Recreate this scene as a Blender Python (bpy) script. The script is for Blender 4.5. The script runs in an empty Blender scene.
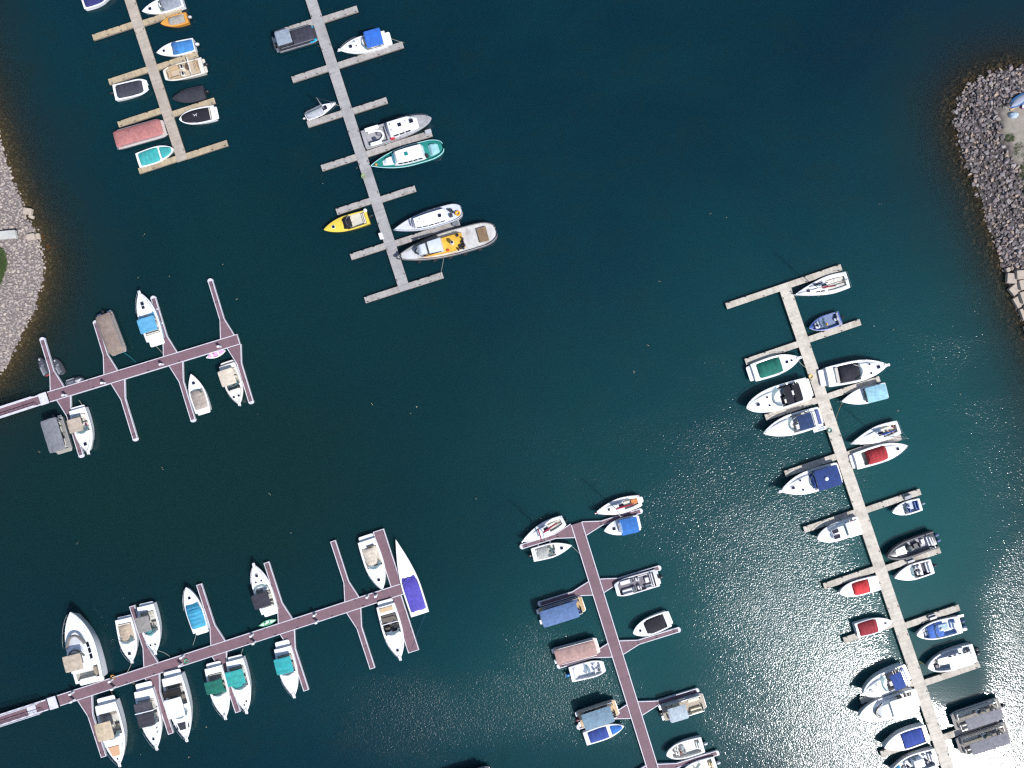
import bpy, math, random
import numpy as np
from mathutils import Vector, noise

random.seed(7)
SC = bpy.context.scene
COL = SC.collection

# ------------------------------------------------------------------ camera, sky, sun, exposure
PX = 0.15                       # metres per pixel on the water
HALF_TAN = 0.72                 # tan of half the horizontal field of view
CAM_H = 512 * PX / HALF_TAN     # drone height
cam = bpy.data.cameras.new('camera')
cam.sensor_fit = 'HORIZONTAL'
cam.angle = 2 * math.atan(HALF_TAN)
cam.clip_start, cam.clip_end = 0.5, 6000
camo = bpy.data.objects.new('camera', cam)
COL.objects.link(camo)
camo.location = (0, 0, CAM_H)
SC.camera = camo

SUN_ZEN = math.radians(39.3)
SUN_DIR = Vector((0.75, -0.662)).normalized()
SUN_VEC = Vector((SUN_DIR.x * math.sin(SUN_ZEN), SUN_DIR.y * math.sin(SUN_ZEN), math.cos(SUN_ZEN)))
world = bpy.data.worlds.new('World')
SC.world = world
world.use_nodes = True
wn = world.node_tree
bgn = wn.nodes.get('Background') or wn.nodes.new('ShaderNodeBackground')
sky = wn.nodes.new('ShaderNodeTexSky')
sky.sky_type = 'NISHITA'
sky.sun_disc = False
sky.sun_elevation = math.pi / 2 - SUN_ZEN
sky.sun_rotation = math.atan2(SUN_DIR.x, SUN_DIR.y)
wn.links.new(sky.outputs['Color'], bgn.inputs['Color'])
bgn.inputs['Strength'].default_value = 0.10
sl = bpy.data.lights.new('sun', 'SUN')
sl.energy = 4.0
sl.angle = math.radians(0.53)
sl.color = (1.0, 0.98, 0.955)
slo = bpy.data.objects.new('sun', sl)
COL.objects.link(slo)
slo.rotation_euler = SUN_VEC.to_track_quat('Z', 'Y').to_euler()
slo.location = SUN_VEC * 300
SC.view_settings.view_transform = 'Standard'
SC.view_settings.look = 'None'
SC.view_settings.gamma = 1
SC.view_settings.exposure = 0.38
SC.cycles.max_bounces = 6
SC.cycles.use_denoising = False
SC.cycles.pixel_filter_type = 'BLACKMAN_HARRIS'
SC.cycles.filter_width = 1.35
SC.cycles.caustics_reflective = False
SC.cycles.caustics_refractive = False
SC.cycles.sample_clamp_indirect = 4

# ------------------------------------------------------------------ helpers
def W(px, py, z=0.0):
    k = PX * (CAM_H - z) / CAM_H
    return ((px - 512) * k, (384 - py) * k)

def srgb(h):
    if isinstance(h, str):
        h = h.lstrip('#')
        c = [int(h[i:i+2], 16) / 255 for i in (0, 2, 4)]
    else:
        c = h
    return tuple(x / 12.92 if x <= 0.04045 else ((x + 0.055) / 1.055) ** 2.4 for x in c)

MATS = {}
def mat(name, color, rough=0.5, metal=0.0, var=0.12, scale=3.0, bump=0.0, bscale=20.0, island=0.0, coat=0.0, spec=None, objrand=False, stain=None, stain_scale=0.6, stain_amt=0.5):
    if name in MATS:
        return MATS[name]
    m = bpy.data.materials.new(name)
    m.use_nodes = True
    nt = m.node_tree
    N, Lk = nt.nodes, nt.links
    p = N.get('Principled BSDF')
    p.inputs['Roughness'].default_value = rough
    p.inputs['Metallic'].default_value = metal
    if coat: p.inputs['Coat Weight'].default_value = coat
    if spec is not None: p.inputs['Specular IOR Level'].default_value = spec
    tc = N.new('ShaderNodeNewGeometry')
    ns = N.new('ShaderNodeTexNoise')
    ns.inputs['Scale'].default_value = scale
    ns.inputs['Detail'].default_value = 5
    ns.inputs['Roughness'].default_value = 0.62
    Lk.new(tc.outputs['Position'], ns.inputs['Vector'])
    mr = N.new('ShaderNodeMapRange')
    mr.inputs['From Min'].default_value = 0.25
    mr.inputs['From Max'].default_value = 0.75
    mr.inputs['To Min'].default_value = 1 - var
    mr.inputs['To Max'].default_value = 1 + var
    Lk.new(ns.outputs['Fac'], mr.inputs['Value'])
    mul = N.new('ShaderNodeMix'); mul.data_type = 'RGBA'; mul.blend_type = 'MULTIPLY'
    mul.inputs['Factor'].default_value = 1
    mul.inputs['A'].default_value = (*color, 1)
    comb = N.new('ShaderNodeCombineColor')
    val = mr.outputs['Result']
    if island:
        r = tc.outputs['Random Per Island']
        if objrand:
            oi = N.new('ShaderNodeObjectInfo')
            ad = N.new('ShaderNodeMath'); ad.operation = 'ADD'
            Lk.new(r, ad.inputs[0]); Lk.new(oi.outputs['Random'], ad.inputs[1])
            fr = N.new('ShaderNodeMath'); fr.operation = 'FRACT'
            Lk.new(ad.outputs[0], fr.inputs[0]); r = fr.outputs[0]
        mi = N.new('ShaderNodeMapRange')
        mi.inputs['To Min'].default_value = 1 - island
        mi.inputs['To Max'].default_value = 1 + island
        Lk.new(r, mi.inputs['Value'])
        mm = N.new('ShaderNodeMath'); mm.operation = 'MULTIPLY'
        Lk.new(val, mm.inputs[0]); Lk.new(mi.outputs['Result'], mm.inputs[1])
        val = mm.outputs[0]
    for c in ('Red', 'Green', 'Blue'):
        Lk.new(val, comb.inputs[c])
    Lk.new(comb.outputs['Color'], mul.inputs['B'])
    out = mul.outputs['Result']
    if stain:
        n2 = N.new('ShaderNodeTexNoise'); n2.inputs['Scale'].default_value = stain_scale
        n2.inputs['Detail'].default_value = 6; n2.inputs['Roughness'].default_value = 0.7
        Lk.new(tc.outputs['Position'], n2.inputs['Vector'])
        rr = N.new('ShaderNodeMapRange')
        rr.inputs['From Min'].default_value = 0.5; rr.inputs['From Max'].default_value = 0.68
        rr.inputs['To Max'].default_value = stain_amt
        Lk.new(n2.outputs['Fac'], rr.inputs['Value'])
        mx = N.new('ShaderNodeMix'); mx.data_type = 'RGBA'
        Lk.new(rr.outputs['Result'], mx.inputs['Factor'])
        Lk.new(out, mx.inputs['A']); mx.inputs['B'].default_value = (*stain, 1)
        out = mx.outputs['Result']
    Lk.new(out, p.inputs['Base Color'])
    rv = N.new('ShaderNodeMapRange')
    rv.inputs['To Min'].default_value = max(0.02, rough - 0.12); rv.inputs['To Max'].default_value = min(1, rough + 0.12)
    Lk.new(ns.outputs['Fac'], rv.inputs['Value']); Lk.new(rv.outputs['Result'], p.inputs['Roughness'])
    if bump:
        nb = N.new('ShaderNodeTexNoise'); nb.inputs['Scale'].default_value = bscale; nb.inputs['Detail'].default_value = 4
        Lk.new(tc.outputs['Position'], nb.inputs['Vector'])
        bp = N.new('ShaderNodeBump'); bp.inputs['Strength'].default_value = 1; bp.inputs['Distance'].default_value = bump
        Lk.new(nb.outputs['Fac'], bp.inputs['Height']); Lk.new(bp.outputs['Normal'], p.inputs['Normal'])
    MATS[name] = m
    return m

def gel(hexc, k=1.0):       # painted or gelcoat fibreglass
    return mat('gelcoat ' + hexc, tuple(c * k for c in srgb(hexc)), 0.32, var=0.07, scale=1.3, coat=0.25, stain=tuple(c * 0.72 for c in srgb(hexc)), stain_scale=1.7, stain_amt=0.35)
def canvas(hexc):           # woven boat canvas, a little sun faded
    c = srgb(hexc); g = sum(c) / 3
    c = tuple((x * .86 + g * .14) * .86 for x in c)
    return mat('canvas ' + hexc, c, 0.85, var=0.22, scale=2.2, bump=0.05, bscale=3.5, spec=0.25, stain=tuple(min(1, c * 1.35 + 0.01) for c in srgb(hexc)), stain_scale=1.2, stain_amt=0.4)
def vinyl(hexc):
    return mat('vinyl ' + hexc, srgb(hexc), 0.5, var=0.1, scale=4, bump=0.01, bscale=9)
def plain(hexc, rough=0.5, metal=0.0):
    return mat('plain %s %.1f %.1f' % (hexc, rough, metal), srgb(hexc), rough, metal, var=0.1, scale=3)

WHITE = gel('#ecedf0')
DECKW = gel('#e8e9eb')
LINER = gel('#c9c7c0')
STEEL = mat('stainless steel', (0.55, 0.56, 0.58), 0.25, 1.0, var=0.05)
RUBBER = mat('black rubber', (0.018, 0.018, 0.02), 0.6)
DARKG = mat('dark engine paint', (0.02, 0.021, 0.025), 0.3, coat=0.4)
ALU = mat('brushed aluminium', (0.62, 0.63, 0.65), 0.4, 0.9, var=0.08)
TEAK = mat('teak', srgb('#9a7a55'), 0.7, var=0.25, scale=9)
HATCHM = mat('smoked acrylic', (0.012, 0.014, 0.03), 0.12, var=0.05)
GLASS = bpy.data.materials.new('windshield glass'); GLASS.use_nodes = True
_nt = GLASS.node_tree; _p = _nt.nodes['Principled BSDF']
_p.inputs['Base Color'].default_value = (0.10, 0.17, 0.19, 1); _p.inputs['Roughness'].default_value = 0.06
_tr = _nt.nodes.new('ShaderNodeBsdfTransparent'); _tr.inputs['Color'].default_value = (0.55, 0.72, 0.75, 1)
_mx = _nt.nodes.new('ShaderNodeMixShader'); _mx.inputs['Fac'].default_value = 0.55
_nt.links.new(_tr.outputs[0], _mx.inputs[1]); _nt.links.new(_p.outputs[0], _mx.inputs[2])
_nt.links.new(_mx.outputs[0], _nt.nodes['Material Output'].inputs['Surface'])
DGLASS = mat('dark cabin glass', (0.012, 0.014, 0.022), 0.06, var=0.04)

class MB:
    """collects shapes into one mesh"""
    def __init__(self):
        self.v = []; self.f = []
    def add(self, vs, fs):
        o = len(self.v)
        self.v += [tuple(p) for p in vs]
        self.f += [tuple(i + o for i in f) for f in fs]
    def box(self, c, s, rz=0.0, taper=1.0):
        hx, hy, hz = s[0] / 2, s[1] / 2, s[2] / 2
        cs, sn = math.cos(rz), math.sin(rz)
        vs = []
        for z, t in ((-hz, 1), (hz, taper)):
            for x, y in ((-hx, -hy), (hx, -hy), (hx, hy), (-hx, hy)):
                x *= t; y *= t
                vs.append((c[0] + x * cs - y * sn, c[1] + x * sn + y * cs, c[2] + z))
        self.add(vs, [(3, 2, 1, 0), (4, 5, 6, 7), (0, 1, 5, 4), (1, 2, 6, 5), (2, 3, 7, 6), (3, 0, 4, 7)])
    def prism(self, pts, z0, z1, inset=0.0):
        n = len(pts)
        cx = sum(p[0] for p in pts) / n; cy = sum(p[1] for p in pts) / n
        rings = [[(x, y, z0) for x, y in pts]]
        if inset:
            rings.append([(x, y, z1 - inset) for x, y in pts])
            top = []
            for x, y in pts:
                d = math.hypot(x - cx, y - cy) or 1
                k = max(0, 1 - inset / d)
                top.append((cx + (x - cx) * k, cy + (y - cy) * k, z1))
            rings.append(top)
        else:
            rings.append([(x, y, z1) for x, y in pts])
        self.loft(rings, closed=True, cap0=True, cap1=True)
    def rbox(self, x0, x1, y0, y1, z0, z1, r=0.08, edge=0.04):
        r = min(r, (x1 - x0) * .45, (y1 - y0) * .45)
        pts = []
        for cx, cy, a in ((x1 - r, y1 - r, 0), (x0 + r, y1 - r, 90), (x0 + r, y0 + r, 180), (x1 - r, y0 + r, 270)):
            for k in range(4):
                t = math.radians(a + k * 30)
                pts.append((cx + r * math.cos(t), cy + r * math.sin(t)))
        self.prism(pts, z0, z1, edge)
    def loft(self, rings, closed=False, cap0=False, cap1=False):
        o = len(self.v); n = len(rings[0])
        for r in rings: self.v += [tuple(p) for p in r]
        m = n if closed else n - 1
        for i in range(len(rings) - 1):
            for j in range(m):
                a = o + i * n + j; b = o + i * n + (j + 1) % n
                self.f.append((a, b, b + n, a + n))
        if cap0: self.f.append(tuple(o + j for j in reversed(range(n))))
        if cap1: self.f.append(tuple(o + (len(rings) - 1) * n + j for j in range(n)))
    def tube(self, pts, r, n=6, radii=None):
        pts = [Vector(p) for p in pts]
        rings = []
        for i, p in enumerate(pts):
            d = (pts[min(i + 1, len(pts) - 1)] - pts[max(i - 1, 0)])
            if d.length < 1e-6: d = Vector((0, 0, 1))
            d.normalize()
            a = d.cross(Vector((0, 0, 1)))
            if a.length < 1e-3: a = Vector((1, 0, 0))
            a.normalize(); b = d.cross(a)
            rr = radii[i] if radii else r
            rings.append([p + a * (rr * math.cos(2 * math.pi * k / n)) + b * (rr * math.sin(2 * math.pi * k / n)) for k in range(n)])
        self.loft(rings, closed=True, cap0=True, cap1=True)
    def sheet(self, P, th):
        """P[i][j] grid of points, made solid with thickness th below"""
        o = len(self.v); n = len(P); m = len(P[0])
        for row in P: self.v += [tuple(p) for p in row]
        for row in P: self.v += [(p[0], p[1], p[2] - th) for p in row]
        N = n * m
        for i in range(n - 1):
            for j in range(m - 1):
                a = o + i * m + j
                self.f.append((a, a + m, a + m + 1, a + 1))
                self.f.append((a + N, a + N + 1, a + N + m + 1, a + N + m))
        for i in range(n - 1):
            a = o + i * m; self.f.append((a, a + N, a + N + m, a + m))
            b = a + m - 1; self.f.append((b, b + m, b + m + N, b + N))
        for j in range(m - 1):
            a = o + j; self.f.append((a, a + 1, a + 1 + N, a + N))
            b = o + (n - 1) * m + j; self.f.append((b, b + N, b + N + 1, b + 1))
    def ball(self, c, rx, ry, rz, n=10, m=6):
        rings = []
        for i in range(m + 1):
            t = -math.pi / 2 + math.pi * i / m
            k = max(0.02, math.cos(t))
            rings.append([(c[0] + rx * k * math.cos(2 * math.pi * j / n), c[1] + ry * k * math.sin(2 * math.pi * j / n), c[2] + rz * math.sin(t)) for j in range(n)])
        self.loft(rings, closed=True, cap0=True, cap1=True)
    def mesh(self, name, m, smooth=True):
        me = bpy.data.meshes.new(name)
        me.from_pydata(self.v, [], self.f)
        me.materials.append(m)
        if smooth:
            me.shade_smooth()
            me.set_sharp_from_angle(angle=math.radians(39.3))
        me.update()
        return me
    def obj(self, name, m, parent=None, smooth=True):
        o = bpy.data.objects.new(name, self.mesh(name, m, smooth))
        COL.objects.link(o)
        if parent: o.parent = parent
        return o

def put(name, me, parent, loc, rz=0.0, sc=(1, 1, 1), rot=None):
    o = bpy.data.objects.new(name, me)
    COL.objects.link(o)
    o.parent = parent
    o.location = loc
    o.rotation_euler = rot or (0, 0, rz)
    o.scale = sc
    return o

def tag(o, label, cat, group=None):
    o['label'] = label; o['category'] = cat
    if group: o['group'] = group
    return o

def empty(name, loc, rz=0.0):
    o = bpy.data.objects.new(name, None)
    o.empty_display_size = 0.5
    COL.objects.link(o)
    o.location = loc; o.rotation_euler = (0, 0, rz)
    return o

def smooth01(x):
    x = max(0.0, min(1.0, x)); return x * x * (3 - 2 * x)
# ------------------------------------------------------------------ shore outlines (pixels of the water plane)
SHORE_R = [(1150, 40), (1070, 60), (1024, 69), (1008, 69), (986, 76), (969, 87), (959, 99), (956, 113), (957, 130), (963, 156), (972, 174),
           (981, 196), (987, 218), (997, 247), (1004, 265), (1009, 276), (1016, 298), (1026, 322), (1048, 370), (1075, 440), (1100, 540), (1120, 700), (1130, 1000),
           (2000, 1200), (2000, -300)]
SHORE_L = [(-60, -120), (-40, 30), (-16, 100), (0, 140), (7, 163), (16, 189), (24, 206), (27, 218), (35, 230), (40, 245), (44, 262), (43, 278), (38, 296),
           (34, 310), (25, 328), (16, 346), (7, 364), (-2, 375), (-45, 405), (-75, 470), (-100, 590), (-110, 800), (-120, 1100), (-1000, 1100), (-1000, -300)]
def poly_w(pts): return np.array([W(x, y) for x, y in pts])
POLY_R, POLY_L = poly_w(SHORE_R), poly_w(SHORE_L)

def sdist(P, poly):
    """signed distance, positive inside the land"""
    n = len(poly)
    d = np.full(len(P), 1e9); ins = np.zeros(len(P), bool)
    for i in range(n):
        a, b = poly[i], poly[(i + 1) % n]
        ab = b - a
        t = np.clip(((P - a) @ ab) / (ab @ ab), 0, 1)
        q = P - (a + t[:, None] * ab)
        d = np.minimum(d, np.hypot(q[:, 0], q[:, 1]))
        c = ((a[1] > P[:, 1]) != (b[1] > P[:, 1]))
        xx = (b[0] - a[0]) * (P[:, 1] - a[1]) / ((b[1] - a[1]) or 1e-9) + a[0]
        ins ^= c & (P[:, 0] < xx)
    return np.where(ins, d, -d)

# ------------------------------------------------------------------ water
def build_water():
    xs = np.concatenate([[-3000, -1200, -500, -250, -150], np.arange(-100, 100.1, 0.9), [150, 250, 500, 1200, 3000]])
    ys = np.concatenate([[-3000, -1200, -500, -250, -130], np.arange(-80, 80.1, 0.9), [130, 250, 500, 1200, 3000]])
    X, Y = np.meshgrid(xs, ys)
    P = np.stack([X.ravel(), Y.ravel()], 1)
    nx, ny = len(xs), len(ys)
    me = bpy.data.meshes.new('water')
    idx = np.arange(nx * ny).reshape(ny, nx)
    faces = np.stack([idx[:-1, :-1], idx[:-1, 1:], idx[1:, 1:], idx[1:, :-1]], -1).reshape(-1, 4)
    V = np.concatenate([P, np.zeros((len(P), 1))], 1)
    me.from_pydata(V.tolist(), [], faces.tolist())
    near = np.maximum(sdist(P, POLY_R), sdist(P, POLY_L))
    shallow = np.clip(np.exp(near / 4.2), 0, 1)
    a = me.attributes.new('shallow', 'FLOAT', 'POINT'); a.data.foreach_set('value', shallow.astype(np.float32))
    # wind chop: weak in the lee of docks and boats, stronger on open fetch
    chop = np.full(len(P), 0.72)
    for px, py, rx, ry, k in CHOP:
        cx, cy = W(px, py)
        g = np.exp(-(((P[:, 0] - cx) / (rx * PX)) ** 2 + ((P[:, 1] - cy) / (ry * PX)) ** 2))
        chop += k * g
    chop = np.clip(chop, 0.06, 2.4)
    a = me.attributes.new('chop', 'FLOAT', 'POINT'); a.data.foreach_set('value', chop.astype(np.float32))
    # sunward brightening painted into the water colour, greener towards the lower right
    painted_glow = np.zeros(len(P))
    for px, py, rx, ry, k in PAINTED_GLOW:
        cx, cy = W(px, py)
        painted_glow += k * np.exp(-(((P[:, 0] - cx) / (rx * PX)) ** 2 + ((P[:, 1] - cy) / (ry * PX)) ** 2))
    alg = np.zeros(len(P))
    for px, py, rx, ry, k in ALGAE:
        cx, cy = W(px, py)
        alg += k * np.exp(-(((P[:, 0] - cx) / (rx * PX)) ** 2 + ((P[:, 1] - cy) / (ry * PX)) ** 2))
    a = me.attributes.new('algae', 'FLOAT', 'POINT'); a.data.foreach_set('value', np.clip(alg, 0, 1).astype(np.float32))
    a = me.attributes.new('painted_glow', 'FLOAT', 'POINT'); a.data.foreach_set('value', np.clip(painted_glow, 0, 1).astype(np.float32))
    m = bpy.data.materials.new('lake water'); m.use_nodes = True
    nt = m.node_tree; N, Lk = nt.nodes, nt.links
    p = N['Principled BSDF']
    p.inputs['IOR'].default_value = 1.33
    p.inputs['Roughness'].default_value = WATER_ROUGH
    p.subsurface_method = 'BURLEY'
    p.inputs['Subsurface Weight'].default_value = 0.85      # light scatters inside the water, so shadows on it are soft
    p.inputs['Subsurface Radius'].default_value = (0.7, 1.0, 1.0)
    p.inputs['Subsurface Scale'].default_value = 1.1
    geo = N.new('ShaderNodeNewGeometry')
    def noise_n(scale, detail, rough, rot=0.0, stretch=1.0, dist=0.0):
        mp = N.new('ShaderNodeMapping'); mp.inputs['Rotation'].default_value = (0, 0, rot)
        mp.inputs['Scale'].default_value = (1, stretch, 1)
        Lk.new(geo.outputs['Position'], mp.inputs['Vector'])
        t = N.new('ShaderNodeTexNoise'); t.inputs['Scale'].default_value = scale
        t.inputs['Detail'].default_value = detail; t.inputs['Roughness'].default_value = rough
        t.inputs['Distortion'].default_value = dist
        Lk.new(mp.outputs['Vector'], t.inputs['Vector'])
        return t.outputs['Fac']
    def math_n(op, a, b):
        n = N.new('ShaderNodeMath'); n.operation = op
        for i, q in enumerate((a, b)):
            if isinstance(q, (int, float)): n.inputs[i].default_value = q
            else: Lk.new(q, n.inputs[i])
        return n.outputs[0]
    w1 = noise_n(0.8, 2, 0.5, 0.5, 1.8, 0.4)
    w2 = noise_n(2.2, 2, 0.55, 0.2, 1.5, 0.5)
    w3 = noise_n(4.6, 1, 0.5, -0.3, 1.1, 0.0)
    hgt = math_n('ADD', math_n('MULTIPLY', w1, WAVE[0]), math_n('ADD', math_n('MULTIPLY', w2, WAVE[1]), math_n('MULTIPLY', w3, WAVE[2])))
    ch = N.new('ShaderNodeAttribute'); ch.attribute_name = 'chop'
    patch = noise_n(0.045, 4, 0.6, 0.35, 2.0, 0.8)
    pm = N.new('ShaderNodeMapRange'); pm.inputs['From Min'].default_value = 0.32; pm.inputs['From Max'].default_value = 0.68
    pm.inputs['To Min'].default_value = 0.7; pm.inputs['To Max'].default_value = 1.3
    Lk.new(patch, pm.inputs['Value'])
    amp = math_n('MULTIPLY', ch.outputs['Fac'], pm.outputs['Result'])
    bp = N.new('ShaderNodeBump'); bp.inputs['Strength'].default_value = 1.0; bp.inputs['Distance'].default_value = 1.0
    Lk.new(math_n('MULTIPLY', hgt, amp), bp.inputs['Height'])
    Lk.new(bp.outputs['Normal'], p.inputs['Normal'])
    Lk.new(math_n('MINIMUM', math_n('ADD', math_n('MULTIPLY', amp, 0.125), WATER_ROUGH), 0.30), p.inputs['Roughness'])
    # colour of the water itself: deep teal, greener and weedier in places, brown over the shallows, plus sunward brightness painted in
    big = noise_n(0.02, 5, 0.6, 0.0, 1.0, 0.5)
    r = N.new('ShaderNodeMapRange'); r.inputs['From Min'].default_value = 0.35; r.inputs['From Max'].default_value = 0.65
    Lk.new(big, r.inputs['Value'])
    c1 = N.new('ShaderNodeMix'); c1.data_type = 'RGBA'
    c1.inputs['A'].default_value = (*WATER_A, 1); c1.inputs['B'].default_value = (*WATER_B, 1)
    Lk.new(r.outputs['Result'], c1.inputs['Factor'])
    weed = noise_n(0.13, 8, 0.75, 0.4, 1.5, 0.6)
    r2 = N.new('ShaderNodeMapRange'); r2.inputs['From Min'].default_value = 0.48; r2.inputs['From Max'].default_value = 0.72; r2.inputs['To Max'].default_value = 0.5
    Lk.new(weed, r2.inputs['Value'])
    c2 = N.new('ShaderNodeMix'); c2.data_type = 'RGBA'
    Lk.new(r2.outputs['Result'], c2.inputs['Factor']); Lk.new(c1.outputs['Result'], c2.inputs['A']); c2.inputs['B'].default_value = (0.0055, 0.0185, 0.0185, 1)
    si = N.new('ShaderNodeAttribute'); si.attribute_name = 'painted_glow'
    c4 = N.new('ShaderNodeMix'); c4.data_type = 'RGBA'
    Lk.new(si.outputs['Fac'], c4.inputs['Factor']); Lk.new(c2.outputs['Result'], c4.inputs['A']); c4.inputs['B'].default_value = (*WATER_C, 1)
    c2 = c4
    al = N.new('ShaderNodeAttribute'); al.attribute_name = 'algae'
    c5 = N.new('ShaderNodeMix'); c5.data_type = 'RGBA'
    Lk.new(al.outputs['Fac'], c5.inputs['Factor']); Lk.new(c2.outputs['Result'], c5.inputs['A']); c5.inputs['B'].default_value = (0.0034, 0.0200, 0.0195, 1)
    c2 = c5
    sh = N.new('ShaderNodeAttribute'); sh.attribute_name = 'shallow'
    c3 = N.new('ShaderNodeMix'); c3.data_type = 'RGBA'
    Lk.new(sh.outputs['Fac'], c3.inputs['Factor']); Lk.new(c2.outputs['Result'], c3.inputs['A']); c3.inputs['B'].default_value = (0.024, 0.021, 0.012, 1)
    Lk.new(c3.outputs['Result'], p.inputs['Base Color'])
    tr = N.new('ShaderNodeBsdfTransparent'); tr.inputs['Color'].default_value = (0.72, 0.66, 0.48, 1)
    mx = N.new('ShaderNodeMixShader')
    Lk.new(math_n('MULTIPLY', math_n('POWER', sh.outputs['Fac'], 1.4), 0.72), mx.inputs['Fac'])
    Lk.new(p.outputs[0], mx.inputs[1]); Lk.new(tr.outputs[0], mx.inputs[2])
    Lk.new(mx.outputs[0], N['Material Output'].inputs['Surface'])
    me.materials.append(m)
    o = bpy.data.objects.new('water', me); COL.objects.link(o)
    o['kind'] = 'structure'
    return o
ALGAE = [(60, 480, 260, 190, .75), (300, 500, 200, 130, .5), (60, 740, 160, 60, .4), (260, 250, 160, 160, .3), (110, 503, 8, 6, .8), (86, 508, 7, 6, .7), (280, 545, 10, 6, .4), (500, 360, 200, 120, .2)]
PAINTED_GLOW = [(620, 430, 220, 150, .28), (800, 300, 170, 120, .25), (930, 560, 130, 170, .8), (760, 640, 170, 170, .5), (560, 680, 160, 110, .4), (950, 330, 90, 120, .25), (300, 660, 200, 80, .12)]
CHOP = [(680, 500, 190, 120, 0.22), (965, 400, 60, 90, 0.25), (480, 720, 80, 60, 0.2), (960, 320, 40, 60, 0.25),(1022, 610, 30, 90, 0.35), (770, 600, 110, 120, 0.15), (980, 780, 90, 40, -0.1), (410, 715, 110, 48, 1.5), (535, 665, 40, 60, 1.1), (590, 700, 45, 45, 0.8), 
        (932, 570, 56, 95, -0.75), (940, 650, 46, 40, -0.7), (890, 510, 40, 60, -0.45), (958, 690, 36, 26, -0.6), (600, 580, 90, 60, -0.3), (655, 670, 40, 60, -0.42), (700, 640, 40, 50, -0.15),
        (560, 765, 90, 40, -0.3), (250, 600, 240, 80, -0.3), (100, 300, 160, 200, -0.25), (930, 440, 50, 60, -0.3), (680, 735, 30, 30, -0.3)]
WATER_ROUGH = 0.07  # calmest water
WAVE = (0.013, 0.030, 0.036)
WATER_A = (0.0010, 0.0150, 0.0270)
WATER_B = (0.0018, 0.0245, 0.0335)
WATER_C = (0.0060, 0.066, 0.070)  # teal with the sunward brightness painted in
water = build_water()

# ------------------------------------------------------------------ shores: ground, riprap, slabs
def ground_mesh(name, poly, x0, x1, y0, y1, step, rise, top, colfn, inland, under):
    xs = np.arange(x0, x1 + .01, step); ys = np.arange(y0, y1 + .01, step)
    X, Y = np.meshgrid(xs, ys); P = np.stack([X.ravel(), Y.ravel()], 1)
    d = sdist(P, poly)
    z = np.where(d > 0, np.minimum(d * rise, top), np.maximum(d * 0.45, -6.0))
    nz = np.array([noise.noise((p[0] * .5, p[1] * .5, 3.0)) for p in P])
    z = z + nz * np.where(d > 0, 0.10, 0.25)
    idx = np.arange(len(P)).reshape(len(ys), len(xs))
    faces = np.stack([idx[:-1, :-1], idx[:-1, 1:], idx[1:, 1:], idx[1:, :-1]], -1).reshape(-1, 4)
    keep = (d[faces] > -14).any(1)
    faces = faces[keep]
    used = np.unique(faces); remap = np.full(len(P), -1); remap[used] = np.arange(len(used))
    V = np.concatenate([P, z[:, None]], 1)[used]
    me = bpy.data.meshes.new(name); me.from_pydata(V.tolist(), [], remap[faces].tolist())
    me.shade_smooth()
    at = me.attributes.new('inland', 'FLOAT', 'POINT'); at.data.foreach_set('value', np.clip((d[used] + nz[used] * .8 - inland) / .8, 0, 1).astype(np.float32))
    me.materials.append(colfn)
    nt = colfn.node_tree; pb = nt.nodes['Principled BSDF']; src = pb.inputs['Base Color'].links[0].from_socket
    an = nt.nodes.new('ShaderNodeAttribute'); an.attribute_name = 'inland'
    mxx = nt.nodes.new('ShaderNodeMix'); mxx.data_type = 'RGBA'; mxx.inputs['A'].default_value = (*srgb(under), 1)
    nt.links.new(an.outputs['Fac'], mxx.inputs['Factor']); nt.links.new(src, mxx.inputs['B']); nt.links.new(mxx.outputs['Result'], pb.inputs['Base Color'])
    o = bpy.data.objects.new(name, me); COL.objects.link(o); o['kind'] = 'structure'
    return o

GRAVEL = mat('packed gravel', srgb('#8d857c'), 0.95, var=0.25, scale=1.5, bump=0.04, bscale=6, stain=srgb('#6c675a'), stain_scale=0.5, stain_amt=0.5)
BANK = mat('stony bank soil', srgb('#5c544c'), 0.95, var=0.3, scale=2.5, bump=0.05, bscale=5)
breakwater = ground_mesh('breakwater', POLY_R, 55, 130, -70, 75, 0.7, 0.36, 2.0, GRAVEL, 5.0, '#48423f')
shore_bank = ground_mesh('shore_bank', POLY_L, -130, -55, -70, 75, 0.7, 0.26, 1.6, BANK, 7.0, '#6b6462')

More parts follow.
